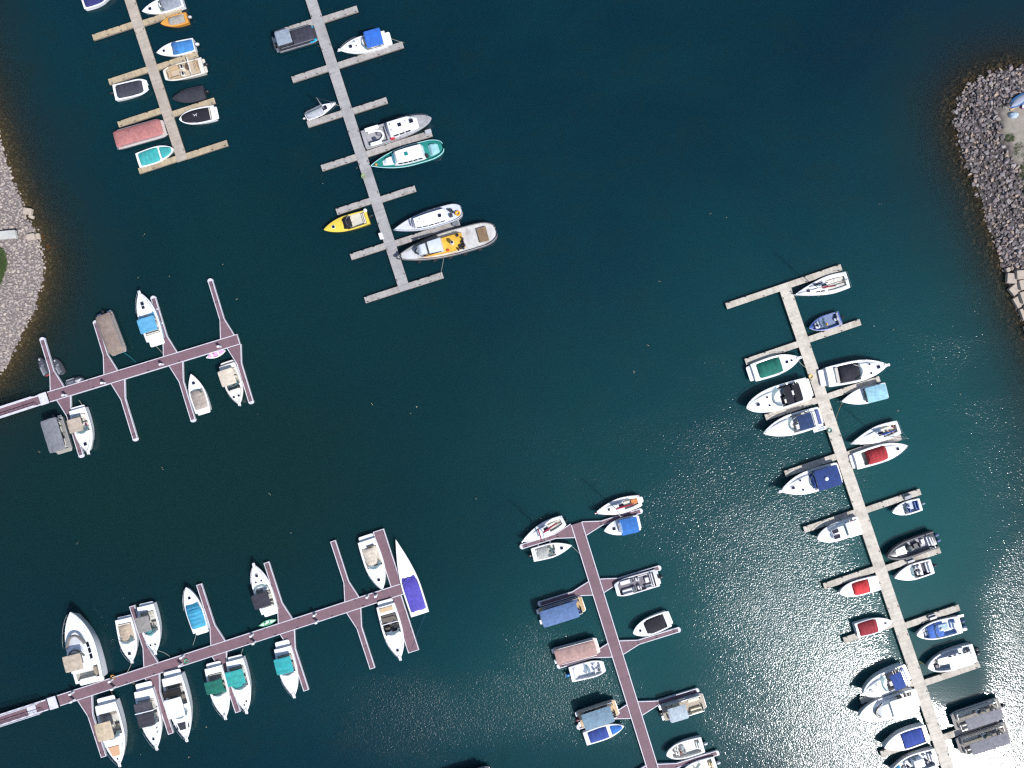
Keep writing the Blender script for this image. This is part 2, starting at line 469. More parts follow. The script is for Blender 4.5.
def rock_mat(name, cols, dark):
    m = bpy.data.materials.new(name); m.use_nodes = True
    nt = m.node_tree; N, Lk = nt.nodes, nt.links
    p = N['Principled BSDF']; p.inputs['Roughness'].default_value = 0.85
    g = N.new('ShaderNodeNewGeometry'); oi = N.new('ShaderNodeObjectInfo')
    ad = N.new('ShaderNodeMath'); ad.operation = 'ADD'; Lk.new(g.outputs['Random Per Island'], ad.inputs[0]); Lk.new(oi.outputs['Random'], ad.inputs[1])
    fr = N.new('ShaderNodeMath'); fr.operation = 'FRACT'; Lk.new(ad.outputs[0], fr.inputs[0])
    ra = N.new('ShaderNodeValToRGB'); ra.color_ramp.interpolation = 'CONSTANT'
    els = ra.color_ramp.elements
    while len(els) < len(cols): els.new(0.5)
    for i, c in enumerate(cols):
        els[i].position = i / len(cols); els[i].color = (*srgb(c), 1)
    Lk.new(fr.outputs[0], ra.inputs['Fac'])
    ns = N.new('ShaderNodeTexNoise'); ns.inputs['Scale'].default_value = 3.5; ns.inputs['Detail'].default_value = 6
    Lk.new(g.outputs['Position'], ns.inputs['Vector'])
    mr = N.new('ShaderNodeMapRange'); mr.inputs['To Min'].default_value = dark; mr.inputs['To Max'].default_value = 1.35
    Lk.new(ns.outputs['Fac'], mr.inputs['Value'])
    mu = N.new('ShaderNodeMix'); mu.data_type = 'RGBA'; mu.blend_type = 'MULTIPLY'; mu.inputs['Factor'].default_value = 1
    Lk.new(ra.outputs['Color'], mu.inputs['A']); Lk.new(mr.outputs['Result'], mu.inputs['B'])
    Lk.new(mu.outputs['Result'], p.inputs['Base Color'])
    bp = N.new('ShaderNodeBump'); bp.inputs['Distance'].default_value = 0.04; Lk.new(ns.outputs['Fac'], bp.inputs['Height']); Lk.new(bp.outputs['Normal'], p.inputs['Normal'])
    return m
ROCK_R = rock_mat('breakwater granite', ['#736b6c', '#8a8080', '#5e5758', '#9a8a80', '#7a7071', '#a89487', '#554e50', '#857b7c', '#9b9394', '#695f5d'], 0.5)
ROCK_L = rock_mat('shore cobble', ['#8d8481', '#998f8b', '#82797a', '#a0968d', '#928986', '#a69a92', '#7b7272', '#978c89'], 0.7)
SLAB = mat('dressed tan stone', srgb('#ac9f92'), 0.9, var=0.2, scale=2, bump=0.03, bscale=7, stain=srgb('#93887d'), stain_scale=1.5)

import bmesh
def rock_proto(seed):
    rnd = random.Random(seed)
    bm = bmesh.new()
    for _ in range(13):
        v = Vector((rnd.gauss(0, 1), rnd.gauss(0, 1), rnd.gauss(0, 1))).normalized()
        v *= rnd.uniform(0.8, 1.05)
        bm.verts.new((v.x * 1.15, v.y * .85, v.z * .75))
    r = bmesh.ops.convex_hull(bm, input=bm.verts)
    bmesh.ops.delete(bm, geom=list({e for e in r['geom_interior'] + r['geom_unused'] if isinstance(e, bmesh.types.BMVert)}), context='VERTS')
    me = bpy.data.meshes.new('boulder'); bm.to_mesh(me); bm.free()
    return me
PROTOS = [rock_proto(s) for s in range(8)]
PV = [(np.array([v.co for v in m.vertices]), [tuple(p.vertices) for p in m.polygons]) for m in PROTOS]
BOULDER = {}
def riprap(owner, poly, box, spacing, smin, smax, band, rise, top, material, nbig, seed):
    rnd = random.Random(seed)
    pts = []
    x = box[0]
    while x < box[1]:
        y = box[2]
        while y < box[3]:
            pts.append((x + rnd.uniform(-.5, .5) * spacing, y + rnd.uniform(-.5, .5) * spacing)); y += spacing
        x += spacing
    P = np.array(pts); d = sdist(P, poly)
    ragged = np.array([noise.noise((p[0] * .25, p[1] * .25, 9.0)) for p in P])
    ok = (d > -2.6) & (d < band + ragged * 1.2)
    P, d = P[ok], d[ok]
    rocks = []
    for (x, y), dd in zip(P, d):
        s = smin + (smax - smin) * rnd.random() ** 2.2
        if dd < 0 and rnd.random() < 0.35: continue
        z = min(dd * rise, top) if dd > 0 else dd * 0.45
        rocks.append((s, x, y, z + s * rnd.uniform(-.15, .35)))
    infr = [r for r in rocks if abs(r[1]) < 77 and abs(r[2]) < 58 and r[3] > 0]
    big = set(id(r) for r in sorted(infr, key=lambda r: -r[0])[:nbig])
    vs, fs = [], []
    key = material.name
    if key not in BOULDER:
        BOULDER[key] = []
        for m in PROTOS:
            c = m.copy(); c.materials.append(material); BOULDER[key].append(c)
    for r in rocks:
        s, x, y, z = r
        k = rnd.randrange(8)
        rot = (rnd.uniform(-.5, .5), rnd.uniform(-.5, .5), rnd.uniform(0, 6.28))
        if id(r) in big:
            put('boulder', BOULDER[key][k], owner, (x, y, z), rot=rot, sc=(s, s, s))
            continue
        V, F = PV[k]
        cz, sz = math.cos(rot[2]), math.sin(rot[2]); cx, sx = math.cos(rot[0]), math.sin(rot[0])
        R = np.array([[cz, -sz, 0], [sz, cz, 0], [0, 0, 1]]) @ np.array([[1, 0, 0], [0, cx, -sx], [0, sx, cx]])
        o = len(vs)
        vs += ((V * s) @ R.T + (x, y, z)).tolist()
        fs += [tuple(i + o for i in f) for f in F]
    me = bpy.data.meshes.new('riprap'); me.from_pydata(vs, [], fs); me.materials.append(material)
    o = bpy.data.objects.new('riprap', me); COL.objects.link(o); o.parent = owner; o['kind'] = 'stuff'
riprap(breakwater, POLY_R, (60, 100, -62, 62), 0.39, 0.22, 0.47, 5.2, 0.36, 2.0, ROCK_R, 220, 3)
riprap(shore_bank, POLY_L, (-98, -62, -62, 62), 0.33, 0.17, 0.33, 7.5, 0.26, 1.6, ROCK_L, 160, 4)

def slab(owner, px, py, lx, ly, rz, z, h=0.5, m=SLAB, name='stone_slab'):
    b = MB(); b.rbox(-lx * PX / 2, lx * PX / 2, -ly * PX / 2, ly * PX / 2, -h, 0, 0.12, 0.06)
    o = b.obj(name, m, owner); x, y = W(px, py, z); o.location = (x, y, z); o.rotation_euler = (random.uniform(-.04, .04), random.uniform(-.04, .04), math.radians(rz))
    return o
for a in [(1012.5, 278, 10, 10, -4, .62), (1022.5, 274.5, 10.5, 9, 4, 1.0), (1016, 289, 11, 9, 40, .55), (1024, 284.5, 8, 10, 12, .95), (1018.5, 302, 7, 11, 30, .42), (1025.5, 297, 8, 12, 16, .85),
          (1024.5, 314, 6, 12, 20, .4), (1032, 310, 9, 13, 28, .9), (1031, 332, 8, 15, 22, .45), (1040, 328, 9, 14, 27, .9), (1035, 296, 10, 13, 12, 1.2), (1034, 280, 11, 12, 3, 1.4), (1008.5, 269.5, 4, 4, 20, .5)]:
    slab(breakwater, *a)
for a in [(27, 211, 8, 6.5, -8, .55), (30.5, 216.3, 4.5, 3.5, -25, .45), (30, 236.6, 8, 6, 12, .75), (37.3, 236, 3.5, 6, 8, .3), (11, 227, 4, 3, 10, .95)]:
    slab(shore_bank, *a)
slab(shore_bank, 2, 235, 26, 8, 5, 1.75, .5, mat('weathered concrete', srgb('#b3b3b0'), .9, var=.12, scale=2, bump=.01, stain=srgb('#8f8f8a')), 'concrete_slab')
for a in [(41.5, 237, 4, 5, 20, -.25), (47, 247, 4, 5, 50, -.3)]:
    slab(shore_bank, *a, .5, mat('algae tinted orange stone', srgb('#b07a35'), .9))

GRASS = mat('lawn grass', (0.07, 0.11, 0.03), 0.8, var=.35, scale=1.5, island=.4)
def grass_patch(name, label, spots, n, seed):
    rnd = random.Random(seed); b = MB()
    for _ in range(n):
        px, py, rx, ry, z = rnd.choice(spots)
        a = rnd.uniform(0, 6.28); q = math.sqrt(rnd.random())
        x, y = W(px + rx * q * math.cos(a), py + ry * q * math.sin(a), z)
        for k in range(5):
            t = rnd.uniform(0, 6.28); l = rnd.uniform(.08, .2); w = .02
            dx, dy = math.cos(t), math.sin(t)
            x2, y2 = x + rnd.uniform(-.12, .12), y + rnd.uniform(-.12, .12)
            b.add([(x2 - dy * w, y2 + dx * w, z - .03), (x2 + dy * w, y2 - dx * w, z - .03), (x2 + dx * l, y2 + dy * l, z + rnd.uniform(.08, .22))], [(0, 1, 2)])
    o = b.obj(name, GRASS, None, False); o['kind'] = 'stuff'; o['label'] = label; o['category'] = 'grass'
grass_patch('grass', 'green grass behind the stony bank at the left edge', [(-2, 262, 9, 15, 1.62), (-6, 272, 10, 16, 1.62), (-14, 258, 14, 20, 1.62)], 5200, 5)
grass_patch('grass', 'sparse green weeds on the gravel of the breakwater', [(1020, 150, 6, 8, 2.02), (1023, 172, 4, 8, 2.02), (1030, 160, 8, 14, 2.02), (1010, 138, 5, 4, 2.02)], 500, 6)

# things left on the gravel of the breakwater
b = empty('beached_dinghy', (*W(1018, 101, 2.0), 2.02), math.radians(35))
tag(b, 'blue rimmed grey dinghy lying on the gravel tip of the breakwater', 'dinghy')
mb = MB(); rings = []
for i in range(9):
    t = i / 8; w = .62 * math.sqrt(max(.02, 1 - (2 * t - 1.05) ** 2)) if t < .97 else .06
    rings.append([(-1.5 + 3 * t, w * math.cos(k), .02 + .42 * math.sin(k)) for k in [math.pi * j / 8 for j in range(9)]])
mb.loft(rings, cap0=True, cap1=True); mb.obj('hull', gel('#8d93a5'), b)
mb = MB(); mb.tube([(r[8][0], r[8][1] - .02, .09) for r in rings] + [(r[0][0], r[0][1] + .02, .09) for r in reversed(rings)], .11, 6); mb.obj('gunwale', gel('#1c63a0'), b)
b = empty('plank', (*W(1015.5, 107.5, 2.0), 2.0), math.radians(28))
tag(b, 'tan timber plank lying beside the beached blue dinghy', 'plank')
mb = MB(); mb.box((0, 0, .08), (1.9, .24, .10)); mb.obj('board', mat('pale timber', srgb('#b59a80'), .8, var=.2, scale=8), b)
for q in (-.6, .6):
    mb = MB(); mb.box((q, 0, .0), (.12, .5, .06)); mb.obj('batten', mat('pale timber', (0, 0, 0)), b)
mb = MB(); rings = []
for i in range(7):
    t = i / 6; rr = .66 * math.cos(t * 1.45)
    rings.append([((1 + .09 * math.sin(3 * a + t)) * rr * math.cos(a) * 1.1, (1 + .12 * math.cos(2 * a)) * rr * math.sin(a) * .8, .55 * math.sin(t * 1.5) + .03 * math.sin(5 * a)) for a in [2 * math.pi * j / 14 for j in range(14)]])
mb.loft(rings, closed=True, cap0=True, cap1=True)
o = mb.obj('covered_bundle', canvas('#a9bfd2')); o.location = (*W(1013, 115.5, 2.0), 2.0)
tag(o, 'pale blue tarpaulin bundle on the breakwater gravel', 'bundle')
mb = MB(); mb.rbox(-.3, .3, -.22, .22, 0, .35, .06, .04)
o = mb.obj('storage_box', gel('#8f2a5a')); o.location = (*W(1022.5, 107.5, 2.0), 2.0)
tag(o, 'small purple box at the right edge on the breakwater gravel', 'box')
mb = MB(); mb.rbox(-.32, .32, -.24, .24, 0, .08, .06, .03); mb.obj('lid', gel('#d9e3ee'), o).location = (0, 0, .352)

# leaves and bits of weed drifting on the surface, too small and many to count
rnd = random.Random(21); mb = MB()
for i in range(38):
    if i < 26: px, py = rnd.uniform(10, 420), rnd.uniform(60, 760)
    else: px, py = rnd.uniform(420, 1000), rnd.uniform(200, 560)
    x, y = W(px, py)
    if sdist(np.array([[x, y]]), POLY_L)[0] > -1 or sdist(np.array([[x, y]]), POLY_R)[0] > -1: continue
    for k in range(rnd.choice((1, 1, 2, 3))):
        a = rnd.uniform(0, 6.28); l = rnd.uniform(.05, .11); ox, oy = x + rnd.uniform(-.15, .15), y + rnd.uniform(-.15, .15)
        c, q = math.cos(a), math.sin(a)
        mb.add([(ox - c * l, oy - q * l, .012), (ox + q * l * .5, oy - c * l * .5, .02), (ox + c * l, oy + q * l, .014), (ox - q * l * .5, oy + c * l * .5, .022), (ox, oy, .004)], [(0, 1, 2, 3), (0, 4, 1), (1, 4, 2), (2, 4, 3), (3, 4, 0)])
o = mb.obj('drifting_leaves', mat('dead leaf', srgb('#948c70'), .8, var=.3), None, False); o['kind'] = 'stuff'; o['label'] = 'pale dead leaves drifting on the open water'; o['category'] = 'leaves'
# ------------------------------------------------------------------ docks
WOODD = mat('weathered grey planks', srgb('#9c9a9b'), .9, var=.16, scale=1.8, island=.09, bump=.01, bscale=14, stain=srgb('#757174'), stain_scale=.45, stain_amt=.55)
WOODF = mat('finger pier planks', srgb('#a09b98'), .9, var=.2, scale=1.6, island=.10, bump=.01, bscale=14, stain=srgb('#78706a'), stain_scale=.55, stain_amt=.6)
WOODP = mat('pale planks', srgb('#c4bcb1'), .85, var=.14, scale=1.8, island=.08, bump=.01, bscale=14, stain=srgb('#8f877c'), stain_scale=.5, stain_amt=.5)  # lighter plank tone for the right dock's walkway
WOODT = mat('tan grey planks', srgb('#a89d92'), .9, var=.16, scale=1.8, island=.09, bump=.01, bscale=14, stain=srgb('#84786c'), stain_scale=.45, stain_amt=.55)
WOODG = mat('golden weathered planks', srgb('#aa9a80'), .9, var=.2, scale=1.6, island=.10, bump=.01, bscale=14, stain=srgb('#85776a'), stain_scale=.55, stain_amt=.6)
WOODS = mat('pale sandy planks', srgb('#bdb5aa'), .88, var=.18, scale=1.6, island=.10, bump=.01, bscale=14, stain=srgb('#847868'), stain_scale=.4, stain_amt=.7)  # light sandy tone for the right dock's fingers
BEAM = mat('dock timber beam', srgb('#7d746a'), .9, var=.25, scale=3)
COMPD = mat('brown composite decking', srgb('#745a63'), .75, var=.10, scale=.9, island=.07, bump=.006, bscale=12, stain=srgb('#644d55'), stain_scale=.35, stain_amt=.5)
TRIM = mat('white dock edging', srgb('#c9c9d2'), .5, var=.1, scale=2, stain=srgb('#9b99a0'), stain_scale=1.2, stain_amt=.5)
FLOATM = mat('black dock float', (.02, .02, .022), .7)
CLEATM = mat('galvanised cleat', (.10, .10, .11), .5, .6)
cb = MB(); cb.box((0, 0, .05), (.10, .08, .1)); cb.tube([(-.17, 0, .12), (-.08, 0, .115), (.08, 0, .115), (.17, 0, .12)], .03, 6)
CLEAT = cb.mesh('cleat', CLEATM)
FINGERS = {}

def plank_run(L, hwf, pw, z0, z1, rnd, gap=.005, u0=0.0):
    b = MB(); u = u0
    while u < L - .02:
        w = min(pw, L - u)
        a, c = u + gap / 2, u + w - gap / 2
        ha, hc = hwf(a), hwf(c)
        dz = rnd.uniform(-.002, .002); j = rnd.uniform(-.012, .012)
        vs = [(a, -ha + j, z0), (c, -hc + j, z0), (c, hc + j, z0), (a, ha + j, z0)]
        vs += [(x, y, z1 + dz) for x, y, _ in vs]
        b.add(vs, [(4, 5, 6, 7), (0, 1, 5, 4), (1, 2, 6, 5), (2, 3, 7, 6), (3, 0, 4, 7)])
        u += w
    return b

def dock(name, label, p0, p1, width, fingers, kind, fw, z=.5, seed=1, round_end=False, flare=0, pale=False, cleats=True):
    rnd = random.Random(seed)
    a = Vector(W(*p0, z)); c = Vector(W(*p1, z))
    L = (c - a).length; ang = math.atan2(c.y - a.y, c.x - a.x)
    root = empty(name, (a.x, a.y, 0), ang); tag(root, label, 'dock')
    hw = width * PX / 2
    wood = kind == 'wood'
    main_m, fin_m = {1: (WOODP, WOODS), 2: (WOODT, WOODG), 0: (WOODD, WOODF)}[int(pale)] if wood else (COMPD, COMPD)
    def section(parent_name, parent, L, hwf, m, ends, m_off=(0, 0, 0), rz=0, pw=.15):
        fr = MB()
        inset = 0.0 if wood else .11
        # edge beams follow the outline
        us = ends
        for s in (-1, 1):
            rings = []
            for u in us:
                y = s * hwf(u)
                yi = s * (hwf(u) - (.10 if wood else .115))
                top = z - (.045 if wood else -.012)
                rings.append([(u, y, z - .32), (u, yi, z - .32), (u, yi, top), (u, y, top)])
            fr.loft(rings, closed=True, cap0=True, cap1=True)
        fr.box(((us[0] + us[-1]) / 2, 0, z - .16), (us[-1] - us[0] - .02, hwf(us[-1]) * 1.6, .16))
        if not wood:
            hE = hwf(us[-1])
            if round_end and parent_name == 'finger_pier':
                pts = [(us[-1] + .002 + hE * 1.15 * math.cos(t), hE * 1.15 * math.sin(t)) for t in [math.radians(-90 + 15 * k) for k in range(13)]]
                fr.prism(pts, z - .3, z + .02, .02)
            else:
                fr.box((us[-1] + .05, 0, z - .15), (.098, hE * 2, .324))
        o = fr.obj(parent_name, BEAM if wood else TRIM, parent)
        o.location = m_off; o.rotation_euler = (0, 0, rz)
        pl = plank_run(us[-1] - .004, lambda u: hwf(u) - inset - .003, pw, z - .044, z, rnd, u0=us[0] + .004)
        po = pl.obj('planks', m, o, False); po['kind'] = 'stuff'
        # floats
        u = .6
        while u < us[-1] - .8:
            fb = MB(); h = hwf(us[-1]) * .8
            fb.rbox(u, min(u + 1.9, us[-1] - .15), -h, h, -.25, z - .245, .1, .05)
            fb.obj('float', FLOATM, o); u += 3.2
        return o
    main = section('walkway', root, L, lambda u: hw, main_m, [0, L])
    info = []
    for f in fingers:
        end = f[0]; w = (f[1] if len(f) > 1 else fw) * PX / 2
        e = Vector(W(*end, z)) - a
        lx = e.x * math.cos(-ang) - e.y * math.sin(-ang); ly = e.x * math.sin(-ang) + e.y * math.cos(-ang)
        s = 1 if ly > 0 else -1
        FL = abs(ly) - hw - .006
        lx = min(max(lx, w), L - w) if not flare else min(max(lx, .2), L - .2)
        fl = f[2] if len(f) > 2 else flare
        def hwf(u, w=w, fl=fl):
            if not fl: return w
            t = max(0, 1 - u / (fl * 1.55)); return w + t * fl * .42
        ends = [0, FL] if not fl else [0, fl * 1.55, FL]
        off = (lx, s * (hw + .004), 0)
        fo = section('finger_pier', root, FL, hwf, fin_m, ends, off, math.radians(90 * s))
        if cleats:
            for u in (FL * .3, FL * .62, FL * .93):
                for q in (-1, 1):
                    if rnd.random() < .75: put('cleat', CLEAT, fo, (u, q * (w - (.1 if wood else .2)), z + .004))
        info.append((fo, lx, s, FL))
    if cleats:
        u = 2.0
        while u < L:
            for q in (-1, 1):
                if rnd.random() < .7: put('cleat', CLEAT, main, (u + rnd.uniform(-.8, .8), q * (hw - (.14 if wood else .22)), z + .004))
            u += 4.5
    return root

dock('floating_dock', 'weathered wooden finger dock at the top left with pale end planks', (182.5, 160.5), (118, -36), 10.3,
     [((92.7, 37.5),), ((181.3, 10.5),), ((108.7, 82),), ((197.7, 54),), ((118, 124.5),), ((214.6, 100.3),), ((138.7, 171),), ((228, 144.8),)], 'wood', 5.8, seed=11, pale=2)
dock('floating_dock', 'grey wooden dock at top centre where the tugboat and green hulled boat lie', (405, 290.5), (299.5, -36), 10.8,
     [((275, 34),), ((357.4, 8.5),), ((292, 79.6),), ((403, 44.4),), ((307.4, 124.5),), ((387, 100),), ((321.5, 168.2),), ((431.8, 133),),
      ((336.4, 211.8),), ((415.4, 188.3),), ((350.7, 257),), ((459.6, 222.7),), ((365, 300.6),), ((443.8, 277.7),)], 'wood', 6.2, seed=12)
dock('floating_dock', 'brown white-edged dock at left centre with rounded finger tips', (48.5, 397), (238, 339.3), 10.8,
     [((42.2, 340),), ((80.8, 455),), ((95.6, 323),), ((135, 438.5),), ((153.2, 298.5),), ((192.8, 419.5),), ((210.3, 281.2),), ((250.7, 401.3),)],
     'comp', 5.0, seed=13, round_end=True, flare=1.75)
dock('floating_dock', 'long brown white-edged dock at lower left ending in a wide crosspiece', (58.5, 700.8), (402, 589), 11.2,
     [((103.5, 756.4),), ((132, 606.6),), ((170.6, 733.3),), ((199, 585),), ((237.8, 711.7),), ((266.4, 563),), ((306, 690),), ((333, 541.6),), ((372.3, 668),),
      ((378.5, 531), 11.3, .0001), ((413.5, 651), 11.3, .0001)], 'comp', 5.6, seed=14, flare=1.75)
dock('floating_dock', 'brown white-edged dock at bottom centre with the white day sailers at its head', (576.5, 523.5), (661, 795), 11.6,
     [((522.5, 546.5),), ((640.0, 511.2),), ((540.5, 604),), ((658.5, 568.2),), ((559.5, 666),), ((678, 630),), ((579.3, 727),), ((696.5, 691),), ((716.5, 753.3),), ((598, 788),)],
     'comp', 5.0, seed=15, round_end=True, flare=1.75)
dock('floating_dock', 'long pale wooden dock on the right lined with the white cruisers', (783.5, 283.5), (958, 798), 11.8,
     [((726, 305.6),), ((841, 265.6),), ((745.4, 362),), ((860.6, 322),), ((765.4, 417.7),), ((880, 379),), ((785, 474),), ((901, 436.5),), ((804, 530),), ((920.6, 491.7),),
      ((823.8, 586.5),), ((940.4, 550),), ((843.8, 640.7),), ((959.5, 607.4),), ((860.6, 701),), ((979.8, 664.3),), ((881, 754.5),), ((998, 719),)], 'wood', 6.3, seed=16, pale=True)

# gangways from the left shore
def gangway(label, p0, p1, width, z0, z1, plates):
    a = Vector((*W(*p0, z0), z0)); c = Vector((*W(*p1, z1), z1))
    d = c - a; L = math.hypot(d.x, d.y)
    root = empty('gangway', a, math.atan2(d.y, d.x)); tag(root, label, 'gangway')
    hw = width * PX / 2; zz = lambda u: (z1 - z0) * u / L
    b = MB(); u = 0
    while u < L - .05:
        b.add([(u + .006, -hw, zz(u) - .05), (u + .144, -hw, zz(u) - .05), (u + .144, hw, zz(u) - .05), (u + .006, hw, zz(u) - .05),
               (u + .006, -hw, zz(u)), (u + .144, -hw, zz(u)), (u + .144, hw, zz(u)), (u + .006, hw, zz(u))],
              [(4, 5, 6, 7), (0, 1, 5, 4), (1, 2, 6, 5), (2, 3, 7, 6), (3, 0, 4, 7)]); u += .15
    o = b.obj('planks', COMPD, root, False); o['kind'] = 'stuff'
    for s in (-1, 1):
        b = MB(); y = s * (hw + .05)
        b.loft([[(u, y - .09, zz(u) - .2), (u, y + .09, zz(u) - .2), (u, y + .09, zz(u) + .08), (u, y - .09, zz(u) + .08)] for u in (0, L)], closed=True, cap0=True, cap1=True)
        b.tube([(0, y, zz(0) + 1.05), (L - .6, y, zz(L) + 1.05)], .06, 6); b.tube([(0, y, zz(0) + .55), (L - .6, y, zz(L) + .55)], .03, 6)
        n = int(L / 1.3)
        for k in range(n + 1):
            u = k * (L - .6) / n; b.tube([(u, y, zz(u)), (u, y, zz(u) + 1.05)], .03, 6)
            if k < n: b.tube([(u, y, zz(u) + .02), (u + (L - .6) / n, y, zz(u) + 1.0)], .02, 5)
        b.obj('railing', TRIM, root)
    for u0, u1, w in plates:
        b = MB(); zt = zz(min(L, L + u0)); b.rbox(L + u0, L + u1, -w / 2, w / 2, zt + .01, zt + .07, .05, .02)
        b.obj('landing_plate', TRIM, root)
    return root
gangway('white railed gangway leading from the left shore to the rounded tip dock', (-62, 433), (41, 399.6), 8.5, 1.7, .54, [(-.2, 1.05, 1.75)])
gangway('white railed gangway at the bottom left reaching the long lower dock', (-105, 754), (47, 704.6), 9.2, 1.7, .54, [(-2.9, -1.6, 1.55), (.25, 1.55, 1.85)])

# utility pedestals
def pedestal(px, py, rz, label, group='white utility pedestals on the brown docks'):
    x, y = W(px, py, .5)
    root = empty('utility_pedestal', (x, y, .514), math.radians(rz)); tag(root, label, 'pedestal', group)
    b = MB(); b.rbox(-.2, .2, -.16, .16, 0, .06, .03, .01); b.obj('base_plate', ALU, root)
    b = MB(); b.loft([[(sx * k * .15, sy * k * .12, zq) for sx, sy in ((-1, -1), (1, -1), (1, 1), (-1, 1))] for k, zq in ((1, .06), (.92, .8))], closed=True, cap0=True, cap1=True); b.obj('post', WHITE, root)
    b = MB(); b.rbox(-.19, .19, -.15, .15, .8, .98, .05, .05); b.obj('cap', WHITE, root)
    b = MB(); b.box((0, -.14, .6), (.16, .05, .14)); b.obj('socket_box', DARKG, root)
ords = ['first', 'second', 'third', 'fourth', 'fifth', 'sixth']
for i, p in enumerate([(66.5, 395.2), (105, 383), (163, 364.5), (220.5, 346.8)]):
    pedestal(*p, 17, f'{ords[i]} white utility pedestal from the shore on the rounded tip dock')
for i, p in enumerate([(73.5, 692, 74.5, 699.5), (112.5, 679.5, 115, 687), (183.5, 655.8, 182, 663.8), (252.8, 634.3, 255, 641.7), (315.5, 614, 317.5, 621), (368, 595.8, 376.5, 594.8)]):
    pedestal(p[0], p[1], 17, f'{ords[i]} upper-edge white pedestal from the shore on the long lower left dock')
    pedestal(p[2], p[3], 17, f'{ords[i]} lower-edge white pedestal from the shore on the long lower left dock')
# ------------------------------------------------------------------ boats
class Boat:
    def __init__(s, name, cat, label, bow, stern, beam, fb=.8, bowp=2.1, bowq=.85, sternk=.10, snub=0.0, rs=0.0, rake=.05, mid=.42, group=None):
        a = Vector(W(*stern, fb)); c = Vector(W(*bow, fb))
        s.L = (c - a).length; s.B = beam * PX; s.fb = fb
        m = (a + c) / 2
        s.root = empty(name, (m.x, m.y, 0), math.atan2(c.y - a.y, c.x - a.x))
        tag(s.root, label, cat, group)
        s.bowp, s.bowq, s.sternk, s.snub, s.rs, s.rake, s.mid = bowp, bowq, sternk, snub, rs, rake, mid
        s.rnd = random.Random(label)
        s.drop = 0.0
    def x(s, t): return (t - .5) * s.L
    def w(s, t):
        t = max(0, min(1, t))
        if t < s.mid: f = 1 - s.sternk * ((s.mid - t) / s.mid) ** 2
        else:
            u = (t - s.mid) / (1 - s.mid)
            f = s.snub + (1 - s.snub) * max(0, 1 - u ** s.bowp) ** s.bowq
        if s.rs and t < s.rs: f *= .30 + .70 * math.sqrt(max(0, 1 - ((s.rs - t) / s.rs) ** 2))
        return max(.012, f * s.B / 2)
    def zs(s, t): return s.fb * (.9 + .06 * (1 - t) ** 2 + .26 * t * t)
    def ts(s, n=22, extra=()):
        out = {round(1 - (1 - i / n) ** 1.35, 4) for i in range(n + 1)} | {round(i / 12, 4) for i in range(13)}
        if s.rs: out |= {s.rs * k for k in (.05, .12, .25, .45, .7)}
        out |= {.985, .995}
        return sorted(out | set(extra))
    def P(s, name, mb, m, parent=None, smooth=True): return mb.obj(name, m, parent or s.root, smooth)

def hull(b, m=None, rail=None, railr=.035, stripe=None):
    m = m or WHITE
    H = MB(); rings = []
    for t in b.ts():
        w, zs = b.w(t), b.zs(t)
        ch = (.93 - .5 * t ** 2.5); zk = -.32
        prof = [(0, zk), (.55 * ch * w, -.22), (ch * w, -.06), (ch * w * .6 + w * .4, zs * .35), (w * .97, zs * .8), (w, zs)]
        ring = []
        for y, z in prof: ring.append((b.x(t) - b.rake * b.L * t ** 4 * (1 - (z - zk) / (zs - zk)), y, z))
        rings.append([(p[0], -p[1], p[2]) for p in reversed(ring)] + ring[1:])
    H.loft(rings, cap0=True, cap1=False)
    b.P('hull', H, m)
    if rail is not False:
        R = MB()
        for sg in (-1, 1):
            R.tube([(b.x(t), sg * (b.w(t) + .005), b.zs(t) - .04) for t in b.ts()], railr, 5)
        if not b.rs: R.box((b.x(0) - .01, 0, b.zs(0) - .04), (.05, b.w(0) * 2, .06))
        b.P('rub_rail', R, rail or plain('#9a9ca2', .4))
    if stripe:
        R = MB()
        for sg in (-1, 1):
            R.loft([[(b.x(t) - b.rake * b.L * t ** 4 * .25, sg * (b.w(t) * (.985 if t < .9 else 1.0) + .012), b.zs(t) * k) for k in (.62, .82)] for t in b.ts() if t < .97])
        b.P('hull_stripe', R, stripe)

